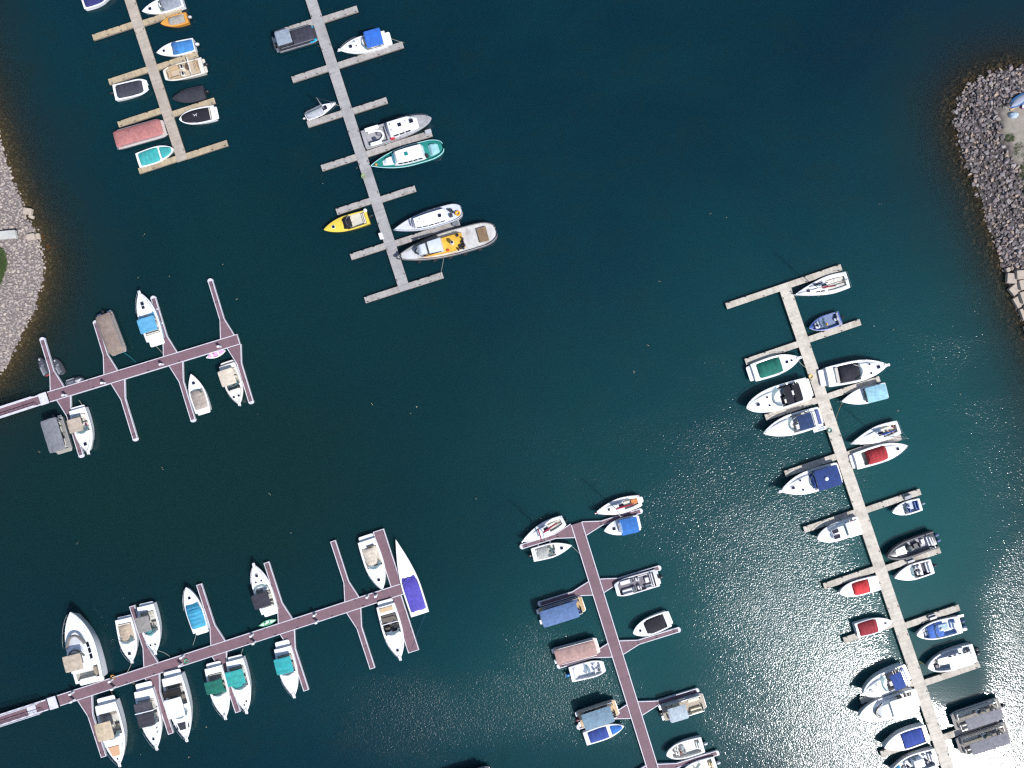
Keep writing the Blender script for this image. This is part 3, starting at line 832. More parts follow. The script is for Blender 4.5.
def deck(b, m=None, ck=None, gun=.22, zf=.25, liner=None, camber=.10, drop=0.0, name='deck'):
    """ck = (t0, t1) of the open cockpit"""
    m = m or DECKW; b.drop = drop; b.ck = ck; b.zf = zf; b.gun = gun
    D = MB()
    def prof(t, full=True, sg=1):
        w, zs = b.w(t), b.zs(t)
        zd = zs - drop
        if full:
            ys = [-1, -.8, -.55, -.28, 0, .28, .55, .8, 1]
            wi = w - (.13 if drop and w > .2 else 0)
            pts = [(b.x(t), k * wi, zd + camber * min(1, w) * (1 - k * k)) for k in ys]
            if drop:
                pts = [(b.x(t), -w, zs), (b.x(t), -wi, zs + .01)] + pts + [(b.x(t), wi, zs + .01), (b.x(t), w, zs)]
            return pts
        wi = max(.02, w - gun)
        return [(b.x(t), sg * w, zs), (b.x(t), sg * (w - .04), zs + .035), (b.x(t), sg * (wi + .03), zs + .04), (b.x(t), sg * wi, zs + .02)]
    if not ck:
        D.loft([prof(t) for t in b.ts()])
    else:
        t0, t1 = ck
        T = b.ts(extra=(t0, t1))
        lo = [t for t in T if t <= t0]; mid = [t for t in T if t0 <= t <= t1]; hi = [t for t in T if t >= t1]
        if len(lo) > 1: D.loft([prof(t) for t in lo])
        if len(hi) > 1: D.loft([prof(t) for t in hi])
        for sg in (-1, 1): D.loft([prof(t, False, sg) for t in mid])
        C = MB(); rings = []
        for t in mid:
            wi = max(.02, b.w(t) - gun); zt = b.zs(t) + .02
            rings.append([(b.x(t), -wi, zt), (b.x(t), -wi + .03, zf), (b.x(t), 0, zf + .01), (b.x(t), wi - .03, zf), (b.x(t), wi, zt)])
        C.loft(rings)
        for r, t in ((rings[0], t0), (rings[-1], t1)):
            wi = r[4][1]; zt = b.zs(t) + camber * min(1, b.w(t))
            C.add([r[0], r[1], r[2], r[3], r[4], (r[0][0], wi * .5, zt), (r[0][0], 0, zt + .01), (r[0][0], -wi * .5, zt)], [(0, 1, 2, 3, 4, 5, 6, 7)])
        b.P('cockpit', C, liner or LINER, smooth=False)
    b.P(name, D, m)

def platform(b, l=.6, m=None, wf=.86, z=.22):
    M = MB(); w = b.w(0) * wf; x0 = b.x(0); z = max(z, b.fb * .66)
    M.rbox(x0 - l, x0 + .05, -w, w, z - .12, z, .22, .03); b.P('swim_platform', M, m or DECKW)

def mound(b, name, t0, t1, wf, h, m, front=.35, back=.12, z=0.0, roundness=.5, wmax=None, parent=None, y0=0.0):
    """raised moulding that follows the plan of the boat (cabin trunk, sun pad, hard top)"""
    M = MB(); n = 14; rings = []
    for i in range(n + 1):
        u = i / n; t = t0 + (t1 - t0) * u
        k = 1.0
        if back > 0: k = min(k, smooth01(u / back) * .92 + .08)
        if front > 0: k = min(k, smooth01((1 - u) / front) * .95 + .05)
        w = b.w(t) * wf
        if wmax: w = min(w, wmax)
        e = 1 - (1 - min(1, min(u / max(back, .02), (1 - u) / max(front * .5, .02)))) ** 2
        w *= (1 - roundness * .35 * (1 - e))
        zb = b.zs(t) - b.drop + z
        hh = h * k
        pr = [(-1, -.03), (-.985, .35), (-.93, .75), (-.8, .95), (-.4, 1.0), (0, 1.02), (.4, 1.0), (.8, .95), (.93, .75), (.985, .35), (1, -.03)]
        rings.append([(b.x(t), y0 + q * w, zb + .04 + r * hh) for q, r in pr])
    M.loft(rings)
    M.f.append(tuple(reversed(range(11)))); M.f.append(tuple(len(M.v) - 11 + j for j in range(11)))
    return b.P(name, M, m, parent)

def windshield(b, t, wf=.78, ln=.9, h=.5, rake=.35, m=None, z=.08, frame=None, p=2.4):
    G = MB(); w = b.w(t) * wf; bot, top = [], []
    for i in range(15):
        a = -1 + 2 * i / 14
        x = b.x(t) - ln * abs(a) ** p
        tt = x / b.L + .5
        zb = b.zs(tt) - b.drop + z
        bot.append((x, a * w, zb)); top.append((x - rake * (1 - .4 * abs(a)), a * w * .9, zb + h))
    G.loft([bot, top]); g = b.P('windshield', G, m or GLASS)
    F = MB(); F.tube(top, .025, 5); F.tube(bot, .03, 5)
    for i in (4, 10, 0, 14): F.tube([bot[i], top[i]], .018, 5)
    b.P('windshield_frame', F, frame or STEEL, g)

def hatch(b, t, y=0.0, s=.5, h=.06, m=None, rect=None):
    lx, ly = rect or (s, s)
    z = b.zs(t) - b.drop + .10 * min(1, b.w(t)) * (1 - min(1, abs(y) / max(.1, b.w(t))) ** 2)
    zt = z + getattr(b, 'hz', 0)
    F = MB(); F.rbox(b.x(t) - lx / 2 - .05, b.x(t) + lx / 2 + .05, y - ly / 2 - .05, y + ly / 2 + .05, zt - .1, zt + h - .02, .12, .02)
    f = b.P('deck_hatch', F, WHITE)
    G = MB(); G.rbox(b.x(t) - lx / 2, b.x(t) + lx / 2, y - ly / 2, y + ly / 2, zt + h - .019, zt + h + .01, .09, .01)
    b.P('lens', G, m or HATCHM, f)

def cover(b, t0, t1, m, h=.25, wf=.95, name='canvas_cover', seed=0, skirt=.07, ridge=.06, z=.05, wmax=None, parent=None):
    C = MB(); n, k = 18, 12; P = []
    for i in range(n + 1):
        u = i / n; t = t0 + (t1 - t0) * u; w = b.w(t) * wf
        e = min(1, min(u, 1 - u) / .10); w *= .88 + .12 * math.sqrt(max(0, 1 - (1 - e) ** 2))
        if wmax: w = min(w, wmax)
        env = math.sqrt(max(0, 1 - (1 - min(1, min(u, 1 - u) / .22)) ** 2)) * .8 + .2
        row = []
        for j in range(k + 1):
            q = -1 + 2 * j / k
            zz = b.zs(t) + z + h * env * (1 - abs(q) ** 2.2)
            zz += ridge * (.5 + .5 * math.cos(u * 5 * 2 * math.pi)) * (1 - q * q) * env
            zz += .035 * noise.noise((t * b.L * 1.1 + seed * 9, q * b.B, seed + b.L))
            if j in (0, k): zz = b.zs(t) + z - skirt
            row.append((b.x(t), q * w, zz))
        P.append(row)
    P = [[(p[0] - .015, p[1] * .995, b.zs(t0) + z - skirt) for p in P[0]]] + P + [[(p[0] + .015, p[1] * .99, b.zs(t1) + z - skirt) for p in P[-1]]]
    C.sheet(P, .015)
    return b.P(name, C, m, parent)

def canopy(b, t0, t1, m, z=1.95, wf=.88, arch=.14, bows=3, posts=True, wmax=None, tilt=0.0, yoff=0.0, corner=.12, name='canopy', frame=None):
    C = MB(); n, k = 16, 10; P = []
    w = max(b.w(t) for t in (t0, t1, (t0 + t1) / 2)) * wf
    if wmax: w = min(w, wmax)
    zb = z
    for i in range(n + 1):
        u = i / n; row = []
        e = min(1, min(u, 1 - u) / corner); ww = w * (.93 + .07 * math.sqrt(max(0, 1 - (1 - e) ** 2)))
        for j in range(k + 1):
            q = -1 + 2 * j / k
            zz = zb + arch * (1 - q * q) + tilt * (u - .5) - .05 * (1 - e) ** 2
            zz -= .045 * (.5 - .5 * math.cos(2 * math.pi * u * (bows - 1))) * (1 - .3 * abs(q))
            zz += .02 * noise.noise((u * 6, q * 3, b.L + b.B))
            row.append((b.x(t0) + (b.x(t1) - b.x(t0)) * u, yoff + q * ww, zz))
        P.append(row)
    C.sheet(P, .03)
    c = b.P(name, C, m)
    F = MB()
    for i in range(bows):
        u = i / (bows - 1); tq = t0 + (t1 - t0) * u
        row = P[round(u * n)]
        pts = [(p[0], p[1], p[2] - .05) for p in row]
        xm = b.x(t0 + (t1 - t0) * (.5 + (u - .5) * .45))
        for sg, p in ((0, pts[0]), (-1, pts[-1])):
            pass
        lo = b.fb * .95
        wl = min(abs(pts[0][1] - yoff), b.B / 2 - .06)
        F.tube([(xm, yoff - wl, lo)] + pts + [(xm, yoff + wl, lo)], .022, 5)
    b.P('canopy_frame', F, frame or STEEL, c)
    return c

def seat(b, x0, x1, y0, y1, m, z=None, h=.42, back=None, name='seat'):
    z = b.zf if z is None else z
    M = MB(); M.rbox(x0, x1, y0, y1, z, z + h, .08, .05)
    s = b.P(name, M, m)
    if back:
        K = MB(); t = .16
        if back == 'aft': K.rbox(x0, x0 + t, y0, y1, z + h + .002, z + h + .35, .06, .05)
        if back == 'fwd': K.rbox(x1 - t, x1, y0, y1, z + h + .002, z + h + .35, .06, .05)
        if back == 'port': K.rbox(x0, x1, y1 - t, y1, z + h + .002, z + h + .35, .06, .05)
        if back == 'star': K.rbox(x0, x1, y0, y0 + t, z + h + .002, z + h + .35, .06, .05)
        K and b.P('seat_back', K, m, s)
    return s

def console(b, t, y, w=.6, h=.75, m=None, glass=True):
    x = b.x(t); M = MB(); M.rbox(x - .25, x + .3, y - w / 2, y + w / 2, b.zf, b.zf + h, .1, .08); c = b.P('helm_console', M, m or WHITE)
    D = MB(); D.rbox(x - .2, x + .1, y - w * .38, y + w * .38, b.zf + h + .001, b.zf + h + .04, .04, .02); b.P('dashboard', D, DARKG, c)
    R = MB(); R.tube([(x - .34, y + .17 * math.cos(a), b.zf + h * .85 + .17 * math.sin(a)) for a in [2 * math.pi * k / 10 for k in range(11)]], .02, 5); b.P('steering_wheel', R, RUBBER, c)
    if glass:
        G = MB(); G.loft([[(x + .27, y - w * .46, b.zf + h), (x + .33, y, b.zf + h), (x + .27, y + w * .46, b.zf + h)], [(x + .12, y - w * .4, b.zf + h + .4), (x + .17, y, b.zf + h + .4), (x + .12, y + w * .4, b.zf + h + .4)]])
        b.P('console_screen', G, GLASS, c)

def outboard(b, ys=(0.0,), m=None, sc=1.0, x=None, tilt=0.0, z=None):
    for y in ys:
        xx = (b.x(0) - .12) if x is None else x
        zz = (b.fb * .55) if z is None else z
        G = MB(); G.loft([[(xx - .30 * sc + q * .22 * sc, y + r * .09 * sc, zq) for q, r in ((-1, -1), (1, -1), (1, 1), (-1, 1))] for zq in (-.35, zz)], closed=True, cap0=True, cap1=True)
        G.box((xx - .02, y, zz - .05), (.3 * sc, .26 * sc, .3 * sc))
        o = b.P('outboard_motor', G, DARKG)
        C = MB(); rings = []
        for k, zq in ((.82, 0), (1, .12), (1, .34), (.9, .46), (.6, .53)):
            rings.append([(xx - .30 * sc + tilt * zq + k * sc * .36 * math.cos(a) * (1.05 if math.cos(a) < 0 else .95), y + k * sc * .21 * math.sin(a), zz + zq * sc) for a in [2 * math.pi * j / 12 for j in range(12)]])
        C.loft(rings, closed=True, cap0=True, cap1=True); b.P('cowling', C, m or DARKG, o)

def bow_rail(b, t0=.55, t1=.985, h=.5, inset=.08, m=None):
    R = MB(); T = [t0 + (t1 - t0) * i / 12 for i in range(13)]
    f = lambda t, sg, z: (b.x(t), sg * max(.03, b.w(t) - inset), b.zs(t) + z)
    pts = [f(t, -1, h if i else .03) for i, t in enumerate(T)] + [f(t, 1, h if i else .03) for i, t in reversed(list(enumerate(T)))]
    R.tube(pts, .022, 5)
    for sg in (-1, 1):
        for i in (3, 6, 9, 11): R.tube([f(T[i], sg, .01), f(T[i], sg, h)], .016, 5)
    b.P('bow_rail', R, m or STEEL)

def pulpit(b, l=.55, w=.4, m=None):
    M = MB(); x = b.x(1); z = b.zs(1)
    M.rbox(x - .5, x + l, -w / 2, w / 2, z - .02, z + .07, .15, .02); p = b.P('bow_pulpit', M, m or WHITE)
    A = MB(); A.tube([(x + l * .2, 0, z + .1), (x + l + .05, 0, z + .06), (x + l + .1, 0, z - .2)], .04, 6); A.box((x + l + .02, 0, z - .22), (.2, .3, .05)); b.P('anchor', A, STEEL, p)

def fenders(b, side, ts=(.25, .55), m=None):
    for t in ts:
        M = MB(); x = b.x(t); y = side * (b.w(t) + .12); M.tube([(x, y, .12), (x, y, .18), (x, y, .55), (x, y, .62)], .1, 8, [.04, .11, .11, .04]); b.P('fender', M, m or gel('#d9dbe2'))

def line(b, t, y, px, py, z2=.55, m=None, r=.02):
    """mooring line from the deck to a dock point"""
    c = Vector(W(px, py, z2)) - Vector(b.root.location[:2]); a = -b.root.rotation_euler.z
    x2, y2 = c.x * math.cos(a) - c.y * math.sin(a), c.x * math.sin(a) + c.y * math.cos(a)
    p0 = Vector((b.x(t), y, b.zs(t) + .05)); p1 = Vector((x2, y2, z2 + .06))
    M = MB(); M.tube([p0.lerp(p1, k / 8) - Vector((0, 0, .25 * math.sin(math.pi * k / 8))) for k in range(9)], r, 5)
    b.P('mooring_line', M, m or mat('mooring rope', srgb('#b9b6a8'), .9))

def cabin_windows(b, t0, t1, wf, z, h=.28, n=3, wmax=None, slant=.1):
    for sg in (-1, 1):
        for i in range(n):
            a = t0 + (t1 - t0) * (i + .08) / n; c = t0 + (t1 - t0) * (i + .92) / n
            G = MB(); q = []
            for t in (a, c):
                w = b.w(t) * wf
                if wmax: w = min(w, wmax)
                q.append((b.x(t), sg * (w + .02), b.zs(t) - b.drop + z)); q.append((b.x(t), sg * (w + .02 - slant), b.zs(t) - b.drop + z + h))
            v = q + [(p[0], p[1] - sg * .06, p[2]) for p in q]
            G.add(v, [(0, 2, 3, 1), (4, 5, 7, 6), (0, 1, 5, 4), (2, 6, 7, 3), (1, 3, 7, 5), (0, 4, 6, 2)]); b.P('cabin_window', G, DGLASS, smooth=False)

def side_hatches(b, pts, s=.28):
    for t, y in pts: hatch(b, t, y, s)

# ---- recipes
def cruiser(label, bow, stern, beam, fb=1.05, ck=(.10, .50), shield=.56, hatches=((.78, 0, .5), (.68, .32, .26), (.68, -.32, .26)), plat=.65, liner=None, trunk=.22, name='cabin_cruiser', cat='cruiser',
            rail=True, pulp=True, hm=None, dm=None, seats='#cfc8b8', swf=.8, sln=1.2, stripe=None, sh=.55, bowp=2.2, bowq=.85, railc=None, group=None, gun=.3, fside=0, furn=True):
    dv = Vector(bow) - Vector(stern); dl = dv.length
    stern = tuple(Vector(stern) + dv / dl * (plat / PX)); bow = tuple(Vector(bow) - dv / dl * (dl * .04 if pulp else 0))
    b = Boat(name, cat, label, bow, stern, beam, fb=fb, bowp=bowp, bowq=bowq, rake=.09, group=group)
    hull(b, hm, rail=railc, stripe=stripe); deck(b, dm, ck, gun=gun, zf=.42, liner=liner)
    sx = shield or .58
    if trunk: mound(b, 'cabin_trunk', sx - .06, min(.97, sx + .38), .70, trunk, dm or DECKW, front=.7, back=.02)
    if shield: windshield(b, shield + .02, swf, sln * min(1, b.L / 9), sh, .45, z=.08)
    for t, y, s in hatches:
        b.hz = max(0, trunk * (1 - smooth01((t - sx - .1) / .3)) * .95) if trunk and t > sx - .06 else 0
        if abs(y) > 0: b.hz *= .9
        hatch(b, t, y * b.B / 2 * 1.0, s)
    b.hz = 0
    if plat: platform(b, plat, dm)
    if furn and ck:
        v = vinyl(seats); x0, x1 = b.x(ck[0]), b.x(ck[1]); w = min(b.w(ck[0]), b.w(ck[1])) - gun - .06
        seat(b, x0 + .08, x0 + .62, -w * .95, w * .95, v, h=.45, back='aft')
        seat(b, x1 - 1.15, x1 - .65, -w * .92, -w * .25, v, h=.55, back='aft', name='helm_seat')
        seat(b, x1 - 1.35, x1 - .65, w * .2, w * .92, v, h=.45, name='lounge_seat')
        M = MB(); M.rbox(x1 - .45, x1 - .05, -w * .95, -w * .1, b.zf, b.zf + .8, .08, .06); c = b.P('helm_console', M, DECKW)
        R = MB(); R.tube([(x1 - .5, -w * .55 + .17 * math.cos(a), b.zf + .75 + .17 * math.sin(a)) for a in [2 * math.pi * k / 10 for k in range(11)]], .02, 5); b.P('steering_wheel', R, RUBBER, c)
    if rail: bow_rail(b, shield + .04 if shield else .5)
    if pulp: pulpit(b, .04 * b.L, .4)
    if fside: fenders(b, fside)
    return b

def runabout(label, bow, stern, beam, cov=None, fb=.75, ck=(.10, .58), shield=.60, hatches=(), plat=0.0, hm=None, dm=None, liner=None, seats='#c9c3b6', motor=None, name='runabout', cat='motorboat', covh=.25, covwf=.9,
             snub=0.0, sln=.7, sternk=.1, furn=True, rail=False, bowp=2.1, bowq=.85, sh=.4, mid=.42, stripe=None, swf=.82, railc=None, gun=.2):
    dv = Vector(bow) - Vector(stern)
    stern = tuple(Vector(stern) + dv / dv.length * (plat / PX))
    b = Boat(name, cat, label, bow, stern, beam, fb=fb, snub=snub, sternk=sternk, bowp=bowp, bowq=bowq, mid=mid)
    hull(b, hm, rail=railc, stripe=stripe); deck(b, dm, ck, gun=gun, zf=.28, liner=liner)
    if shield: windshield(b, shield + .02, swf, sln, sh, .3, z=.06)
    for t, y, s in hatches: hatch(b, t, y * b.B / 2, s)
    if plat: platform(b, plat, dm)
    if furn and ck:
        v = vinyl(seats); x0, x1 = b.x(ck[0]), b.x(ck[1]); w = min(b.w(ck[0]), b.w(ck[1])) - gun - .05
        seat(b, x0 + .06, x0 + .5, -w * .95, w * .95, v, h=.35, back='aft')
        for sg in (-1, 1): seat(b, x1 - 1.0, x1 - .5, sg * w * .55 - .26, sg * w * .55 + .26, v, h=.38, back='aft')
        console(b, ck[1] - .25 / b.L, -w * .5, min(.6, w * .8), .5, dm, glass=False)
    if cov:
        cover(b, cov[1], cov[2], canvas(cov[0]), covh, covwf)
    if motor: outboard(b, (0.0,), DARKG if motor == 'dark' else gel(motor), min(1.0, .55 + b.L * .06))
    if rail: bow_rail(b, .6, .98, .3)
    return b

def pontoon(label, front, rear, beam, deckc='#a79f94', fencec='#b9b6b0', motor='dark', furn=True, cov=None, can=None, seats='#d4cab8', fb=.75, group=None, covh=.35, platf=True, name='pontoon_boat'):
    b = Boat(name, 'pontoon boat', label, front, rear, beam, fb=fb, snub=.80, sternk=.0, bowp=3.0, bowq=1.0, mid=.86, group=group)
    b.zf = fb + .012; b.gun = .1; L, B = b.L, b.B
    for y in (-B * .33, B * .33):
        T = MB(); xs = [-.5, -.49, .34, .42, .48, .5]; rr = [.2, .3, .3, .26, .14, .03]
        T.tube([(x * L, y, .12 + max(0, x - .34) * 1.2) for x in xs], .3, 12, rr); b.P('pontoon_tube', T, ALU)
    D = MB(); out = [(b.x(t), b.w(t)) for t in b.ts(12) if t <= 1]
    D.prism([(x, y) for x, y in out] + [(x, -y) for x, y in reversed(out)], fb - .16, fb); b.P('deck', D, mat('pontoon carpet ' + deckc, srgb(deckc), .9, var=.2, scale=3, bump=.01))
    E = MB(); loop = out + [(x, -y) for x, y in reversed(out)]
    E.tube([(x, y * 1.005, fb - .08) for x, y in loop + loop[:1]], .05, 5); b.P('deck_trim', E, ALU)
    hf = .62
    for sg in (-1, 1):
        F = MB(); T = [.10 + .82 * i / 10 for i in range(11)]
        F.loft([[(b.x(t), sg * (b.w(t) - .08), fb + .06), (b.x(t), sg * (b.w(t) - .05), fb + .06), (b.x(t), sg * (b.w(t) - .05), fb + hf - .06), (b.x(t), sg * (b.w(t) - .08), fb + hf - .06)] for t in T], closed=True, cap0=True, cap1=True)
        f = b.P('side_fence', F, gel(fencec))
        R = MB(); R.tube([(b.x(t), sg * (b.w(t) - .065), fb + hf) for t in T], .045, 6)
        for t in T[::2]: R.tube([(b.x(t), sg * (b.w(t) - .065), fb), (b.x(t), sg * (b.w(t) - .065), fb + hf)], .022, 5)
        b.P('fence_rail', R, ALU, f)
    for t, nm in ((.92, 'front_fence'), (.10, 'rear_fence')):
        w = b.w(t) - .1
        for y0, y1 in ((-w, -.38), (.38, w)):
            if y1 > y0:
                F = MB(); F.box((b.x(t), (y0 + y1) / 2, fb + hf / 2), (.035, y1 - y0, hf - .1)); b.P(nm, F, gel(fencec))
    if furn:
        v = vinyl(seats); w = B / 2 - .12
        seat(b, b.x(.62), b.x(.88), w - .6, w, v, h=.38, back='port', name='bow_lounge')
        seat(b, b.x(.62), b.x(.88), -w, -w + .6, v, h=.38, back='star', name='bow_lounge')
        seat(b, b.x(.13), b.x(.13) + .62, -w * .2, w, v, h=.38, back='aft', name='stern_bench')
        seat(b, b.x(.14) + .65, b.x(.42), w - .6, w, v, h=.38, back='port', name='side_bench')
        seat(b, b.x(.36), b.x(.36) + .5, -w * .75, -w * .75 + .55, v, h=.45, back='aft', name='captain_chair')
        console(b, .50, -w * .68, .65, .8)
    if cov: cover(b, cov[1], cov[2], canvas(cov[0]), covh, .99, z=hf, skirt=.12, ridge=.08)
    if can: canopy(b, can[1], can[2], canvas(can[0]), z=fb + can[3], wf=can[4], arch=can[5] if len(can) > 5 else .12, frame=ALU)
    if motor: outboard(b, (0.0,), DARKG if motor == 'dark' else gel(motor), .95, x=b.x(0) - .05)
    if platf:
        w = B / 2 - .1
        for y0, y1 in ((-w, -.45), (.45, w)):
            M = MB(); M.rbox(b.x(0) - .35, b.x(0) + .02, y0, y1, fb - .2, fb - .14, .08, .02); b.P('swim_platform', M, ALU)
    return b

def sailboat(label, bow, stern, beam, boomc='#a02a3a', mast=9.0, fb=.85, mt=.60, trunk=.25, ck=(.06, .36), hatches=((.80, 0, .42),), accent=None, bootc=None, name='sailboat', boomlen=.40, furl=True, bowp=1.75, bowq=1.0, mid=.40, sternk=.35, railc=None, swing=0.0, mr=1.0):
    b = Boat(name, 'sailboat', label, bow, stern, beam, fb=fb, bowp=bowp, bowq=bowq, sternk=sternk, mid=mid, rake=.08)
    hull(b, stripe=bootc, rail=railc); deck(b, None, ck, gun=b.B * .20, zf=.35)
    v = vinyl('#c7c4bb'); x0, x1 = b.x(ck[0]), b.x(ck[1]); w = min(b.w(ck[0]), b.w(ck[1])) - b.B * .2
    for sg in (-1, 1): seat(b, x0 + .1, x1 - .1, min(sg * w * .4, sg * w * .95), max(sg * w * .4, sg * w * .95), v, h=.25, name='cockpit_bench')
    T = MB(); T.tube([(x0 + .1, 0, .8), (x0 + .95, .05, .95)], .03, 6); b.P('tiller', T, TEAK)
    mound(b, 'coachroof', ck[1] + .01, .80, .56, trunk, DECKW, front=.55, back=.03)
    cabin_windows(b, ck[1] + .05, .62, .57, .10, .12, 2)
    M = MB(); z0 = b.zs(ck[1]) + trunk + .1; M.rbox(b.x(ck[1]) + .02, b.x(ck[1]) + .75, -.3, .3, z0 - .06, z0 + .04, .06, .02); b.P('companionway_hatch', M, HATCHM)
    for t, y, s in hatches: b.hz = 0; hatch(b, t, y, s, h=.10)
    zb = b.zs(mt) + trunk
    M = MB(); M.tube([(b.x(mt), 0, zb - .15), (b.x(mt), 0, mast * .6), (b.x(mt), 0, mast)], .05, 8, [.06 * mr, .05 * mr, .03 * mr]); m = b.P('mast', M, ALU)
    S = MB(); zp = zb + (mast - zb) * .55; S.tube([(b.x(mt) - .1, -b.B * .32, zp), (b.x(mt), 0, zp + .05), (b.x(mt) - .1, b.B * .32, zp)], .025, 5); b.P('spreader', S, ALU, m)
    R = MB()
    for sg in (-1, 1):
        yw = sg * (b.w(mt - .03) - .08); R.tube([(b.x(mt - .03), yw, b.zs(mt) + .05), (b.x(mt) - .1, sg * b.B * .32, zp), (b.x(mt), 0, mast - .3)], .012, 4)
    R.tube([(b.x(.985), 0, b.zs(1)), (b.x(mt), 0, mast - .2)], .014, 4); R.tube([(b.x(.01), 0, b.zs(0)), (b.x(mt), 0, mast)], .012, 4)
    b.P('rigging', R, STEEL)
    bl = boomlen * b.L; zc = zb + .75
    q = math.radians(swing)
    tip = (b.x(mt) - bl * math.cos(q), bl * math.sin(q), zc)
    M = MB(); M.tube([(b.x(mt) - .05, 0, zc), tip], .06, 6); bo = b.P('boom', M, ALU)
    if furl:
        S = MB(); rings = []; n = 10
        for i in range(n + 1):
            u = i / n; r = .19 * (1 - .55 * u) * (1 if 0 < i < n else .4)
            cx, cy = b.x(mt) - .05 + (tip[0] - b.x(mt)) * u * .97, tip[1] * u * .97
            rings.append([(cx, cy + r * math.cos(a) * (1 + .1 * math.sin(i * 2.1)), zc + .10 + r * 1.25 * math.sin(a) + (.35 * max(0, .18 - u) * 3)) for a in [2 * math.pi * k / 8 for k in range(8)]])
        S.loft(rings, closed=True, cap0=True, cap1=True); b.P('sail_cover', S, canvas(boomc), bo)
    bow_rail(b, .84, .99, .5)
    Rr = MB(); Rr.tube([(b.x(.16), -b.w(.16) + .08, b.zs(0) + .55), (b.x(.005), -b.w(0) + .1, b.zs(0) + .55), (b.x(.005), b.w(0) - .1, b.zs(0) + .55), (b.x(.16), b.w(.16) - .08, b.zs(0) + .55)], .022, 5)
    for t, sg in ((.16, -1), (.16, 1), (.01, -1), (.01, 1)): Rr.tube([(b.x(t), sg * (b.w(t) - .09), b.zs(0)), (b.x(t), sg * (b.w(t) - .09), b.zs(0) + .55)], .018, 5)
    b.P('stern_rail', Rr, STEEL)
    return b

def jet_ski(label, front, rear, beam, red=False):
    b = Boat('jet_ski', 'jet ski', label, front, rear, beam, fb=.38, bowp=2.4, bowq=.8, sternk=.05, rake=.1, group='jet skis by the rounded tip dock')
    H = gel('#4a4d55'); hull(b, H, rail=RUBBER, railr=.03); deck(b, gel('#3a3d44'), camber=.14)
    b.zf = .4; L = b.L
    M = MB(); M.rbox(b.x(.08), b.x(.55), -.19, .19, .38, .76, .14, .1); s = b.P('saddle', M, vinyl('#63656d'))
    M = MB(); rings = []
    for t, w, h in ((.50, .30, .80), (.60, .36, .92), (.72, .36, .78), (.86, .26, .6), (.95, .1, .46)):
        rings.append([(b.x(t), -w, .36), (b.x(t), -w * .9, h * .8), (b.x(t), 0, h), (b.x(t), w * .9, h * .8), (b.x(t), w, .36)])
    M.loft(rings, cap0=True, cap1=True); b.P('front_cowl', M, gel('#565962'))
    M = MB(); M.tube([(b.x(.52), -.36, .98), (b.x(.57), -.1, 1.0), (b.x(.57), .1, 1.0), (b.x(.52), .36, .98)], .03, 6); b.P('handlebar', M, RUBBER)
    for sg in (-1, 1):
        M = MB(); M.rbox(b.x(.05), b.x(.5), min(sg * .24, sg * (b.w(.2) - .04)), max(sg * .24, sg * (b.w(.2) - .04)), .40, .46, .05, .02); b.P('footwell_mat', M, plain('#82858c' if sg > 0 else '#3c3e44', .9))
    M = MB(); M.rbox(b.x(.0) - .12, b.x(.08), -.3, .3, .3, .42, .08, .03); b.P('rear_deck', M, plain('#b0443f' if red else '#5a5c62', .6))
    M = MB(); M.rbox(b.x(.80), b.x(.90), -.1, .1, .64, .70, .04, .02); b.P('hood_badge', M, plain('#b8b9bd', .4))
    return b
# ------------------------------------------------------------------ top left wooden dock
runabout('white motorboat with a navy cover cut off by the top edge at far left', (111, -6), (82.5, 3), 13.5, ('#2c3270', .06, .74), shield=None, furn=False)
b = runabout('white motorboat with grey cockpit cover moored above the orange boat', (142.6, 11.7), (182, -.5), 15, ('#8d93a0', .04, .52), shield=.58, hatches=((.80, 0, .45),), fb=.9)
b = runabout('small orange motorboat with a grey canvas cover', (161, 23.8), (187, 17.2), 11.5, ('#9c968f', .16, .70), hm=gel('#c98a3a'), dm=gel('#cf9445'), shield=None, motor='#b9b9bb', furn=False, covwf=.8, railc=gel('#b87a30'))
b = runabout('white motorboat with bright blue cockpit cover and white outboard', (157, 53), (194, 44.3), 14.5, ('#2f7fc4', .02, .50), shield=.56, hatches=((.80, 0, .36),), motor='#d8d8dc', fb=.85, sh=.45, swf=.9)
mound(b, 'spray_hood', .44, .60, .86, .35, canvas('#2b6fb2'), front=.5, back=.2)
# beige deck boat
b = Boat('deck_boat', 'motorboat', 'beige open deck boat with tan seats and black outboard at top left', (164.5, 75.5), (203, 65), 16.5, fb=.8, snub=.55, sternk=.02, mid=.55, bowp=2.6)
hull(b, gel('#cfc8bd')); deck(b, gel('#d6cfc4'), (.10, .93), gun=.18, zf=.4, liner=gel('#b7a894'))
v = vinyl('#b39c7f'); w = b.B / 2 - .3
seat(b, b.x(.62), b.x(.84), w - .42, w, v, back='port'); seat(b, b.x(.62), b.x(.84), -w, -w + .42, v, back='star'); seat(b, b.x(.84), b.x(.90), -w * .5, w * .5, v)
seat(b, b.x(.14), b.x(.14) + .5, -w, w * .4, v, back='aft'); seat(b, b.x(.36), b.x(.36) + .5, -w * .8, -w * .1, vinyl('#5c4a3c'), back='aft'); console(b, .52, -w * .5, .6, .7, gel('#d8d2c6')); console(b, .54, w * .55, .6, .6, gel('#d8d2c6'))
M = MB(); M.tube([(b.x(.34), -b.B * .46, .8), (b.x(.28), -b.B * .44, 2.0), (b.x(.28), b.B * .44, 2.0), (b.x(.34), b.B * .46, .8)], .045, 6); b.P('tow_arch', M, WHITE)
platform(b, .35, gel('#cfc8bd')); outboard(b, (0,), DARKG)
runabout('white blunt bowed boat under a charcoal cover left of the top left dock', (148, 85.2), (114, 92.5), 16.5, ('#3d3f4b', .07, .86), shield=None, snub=.5, mid=.6, bowp=2.6, motor='dark', covwf=.86, sternk=.04, furn=False, covh=.3)
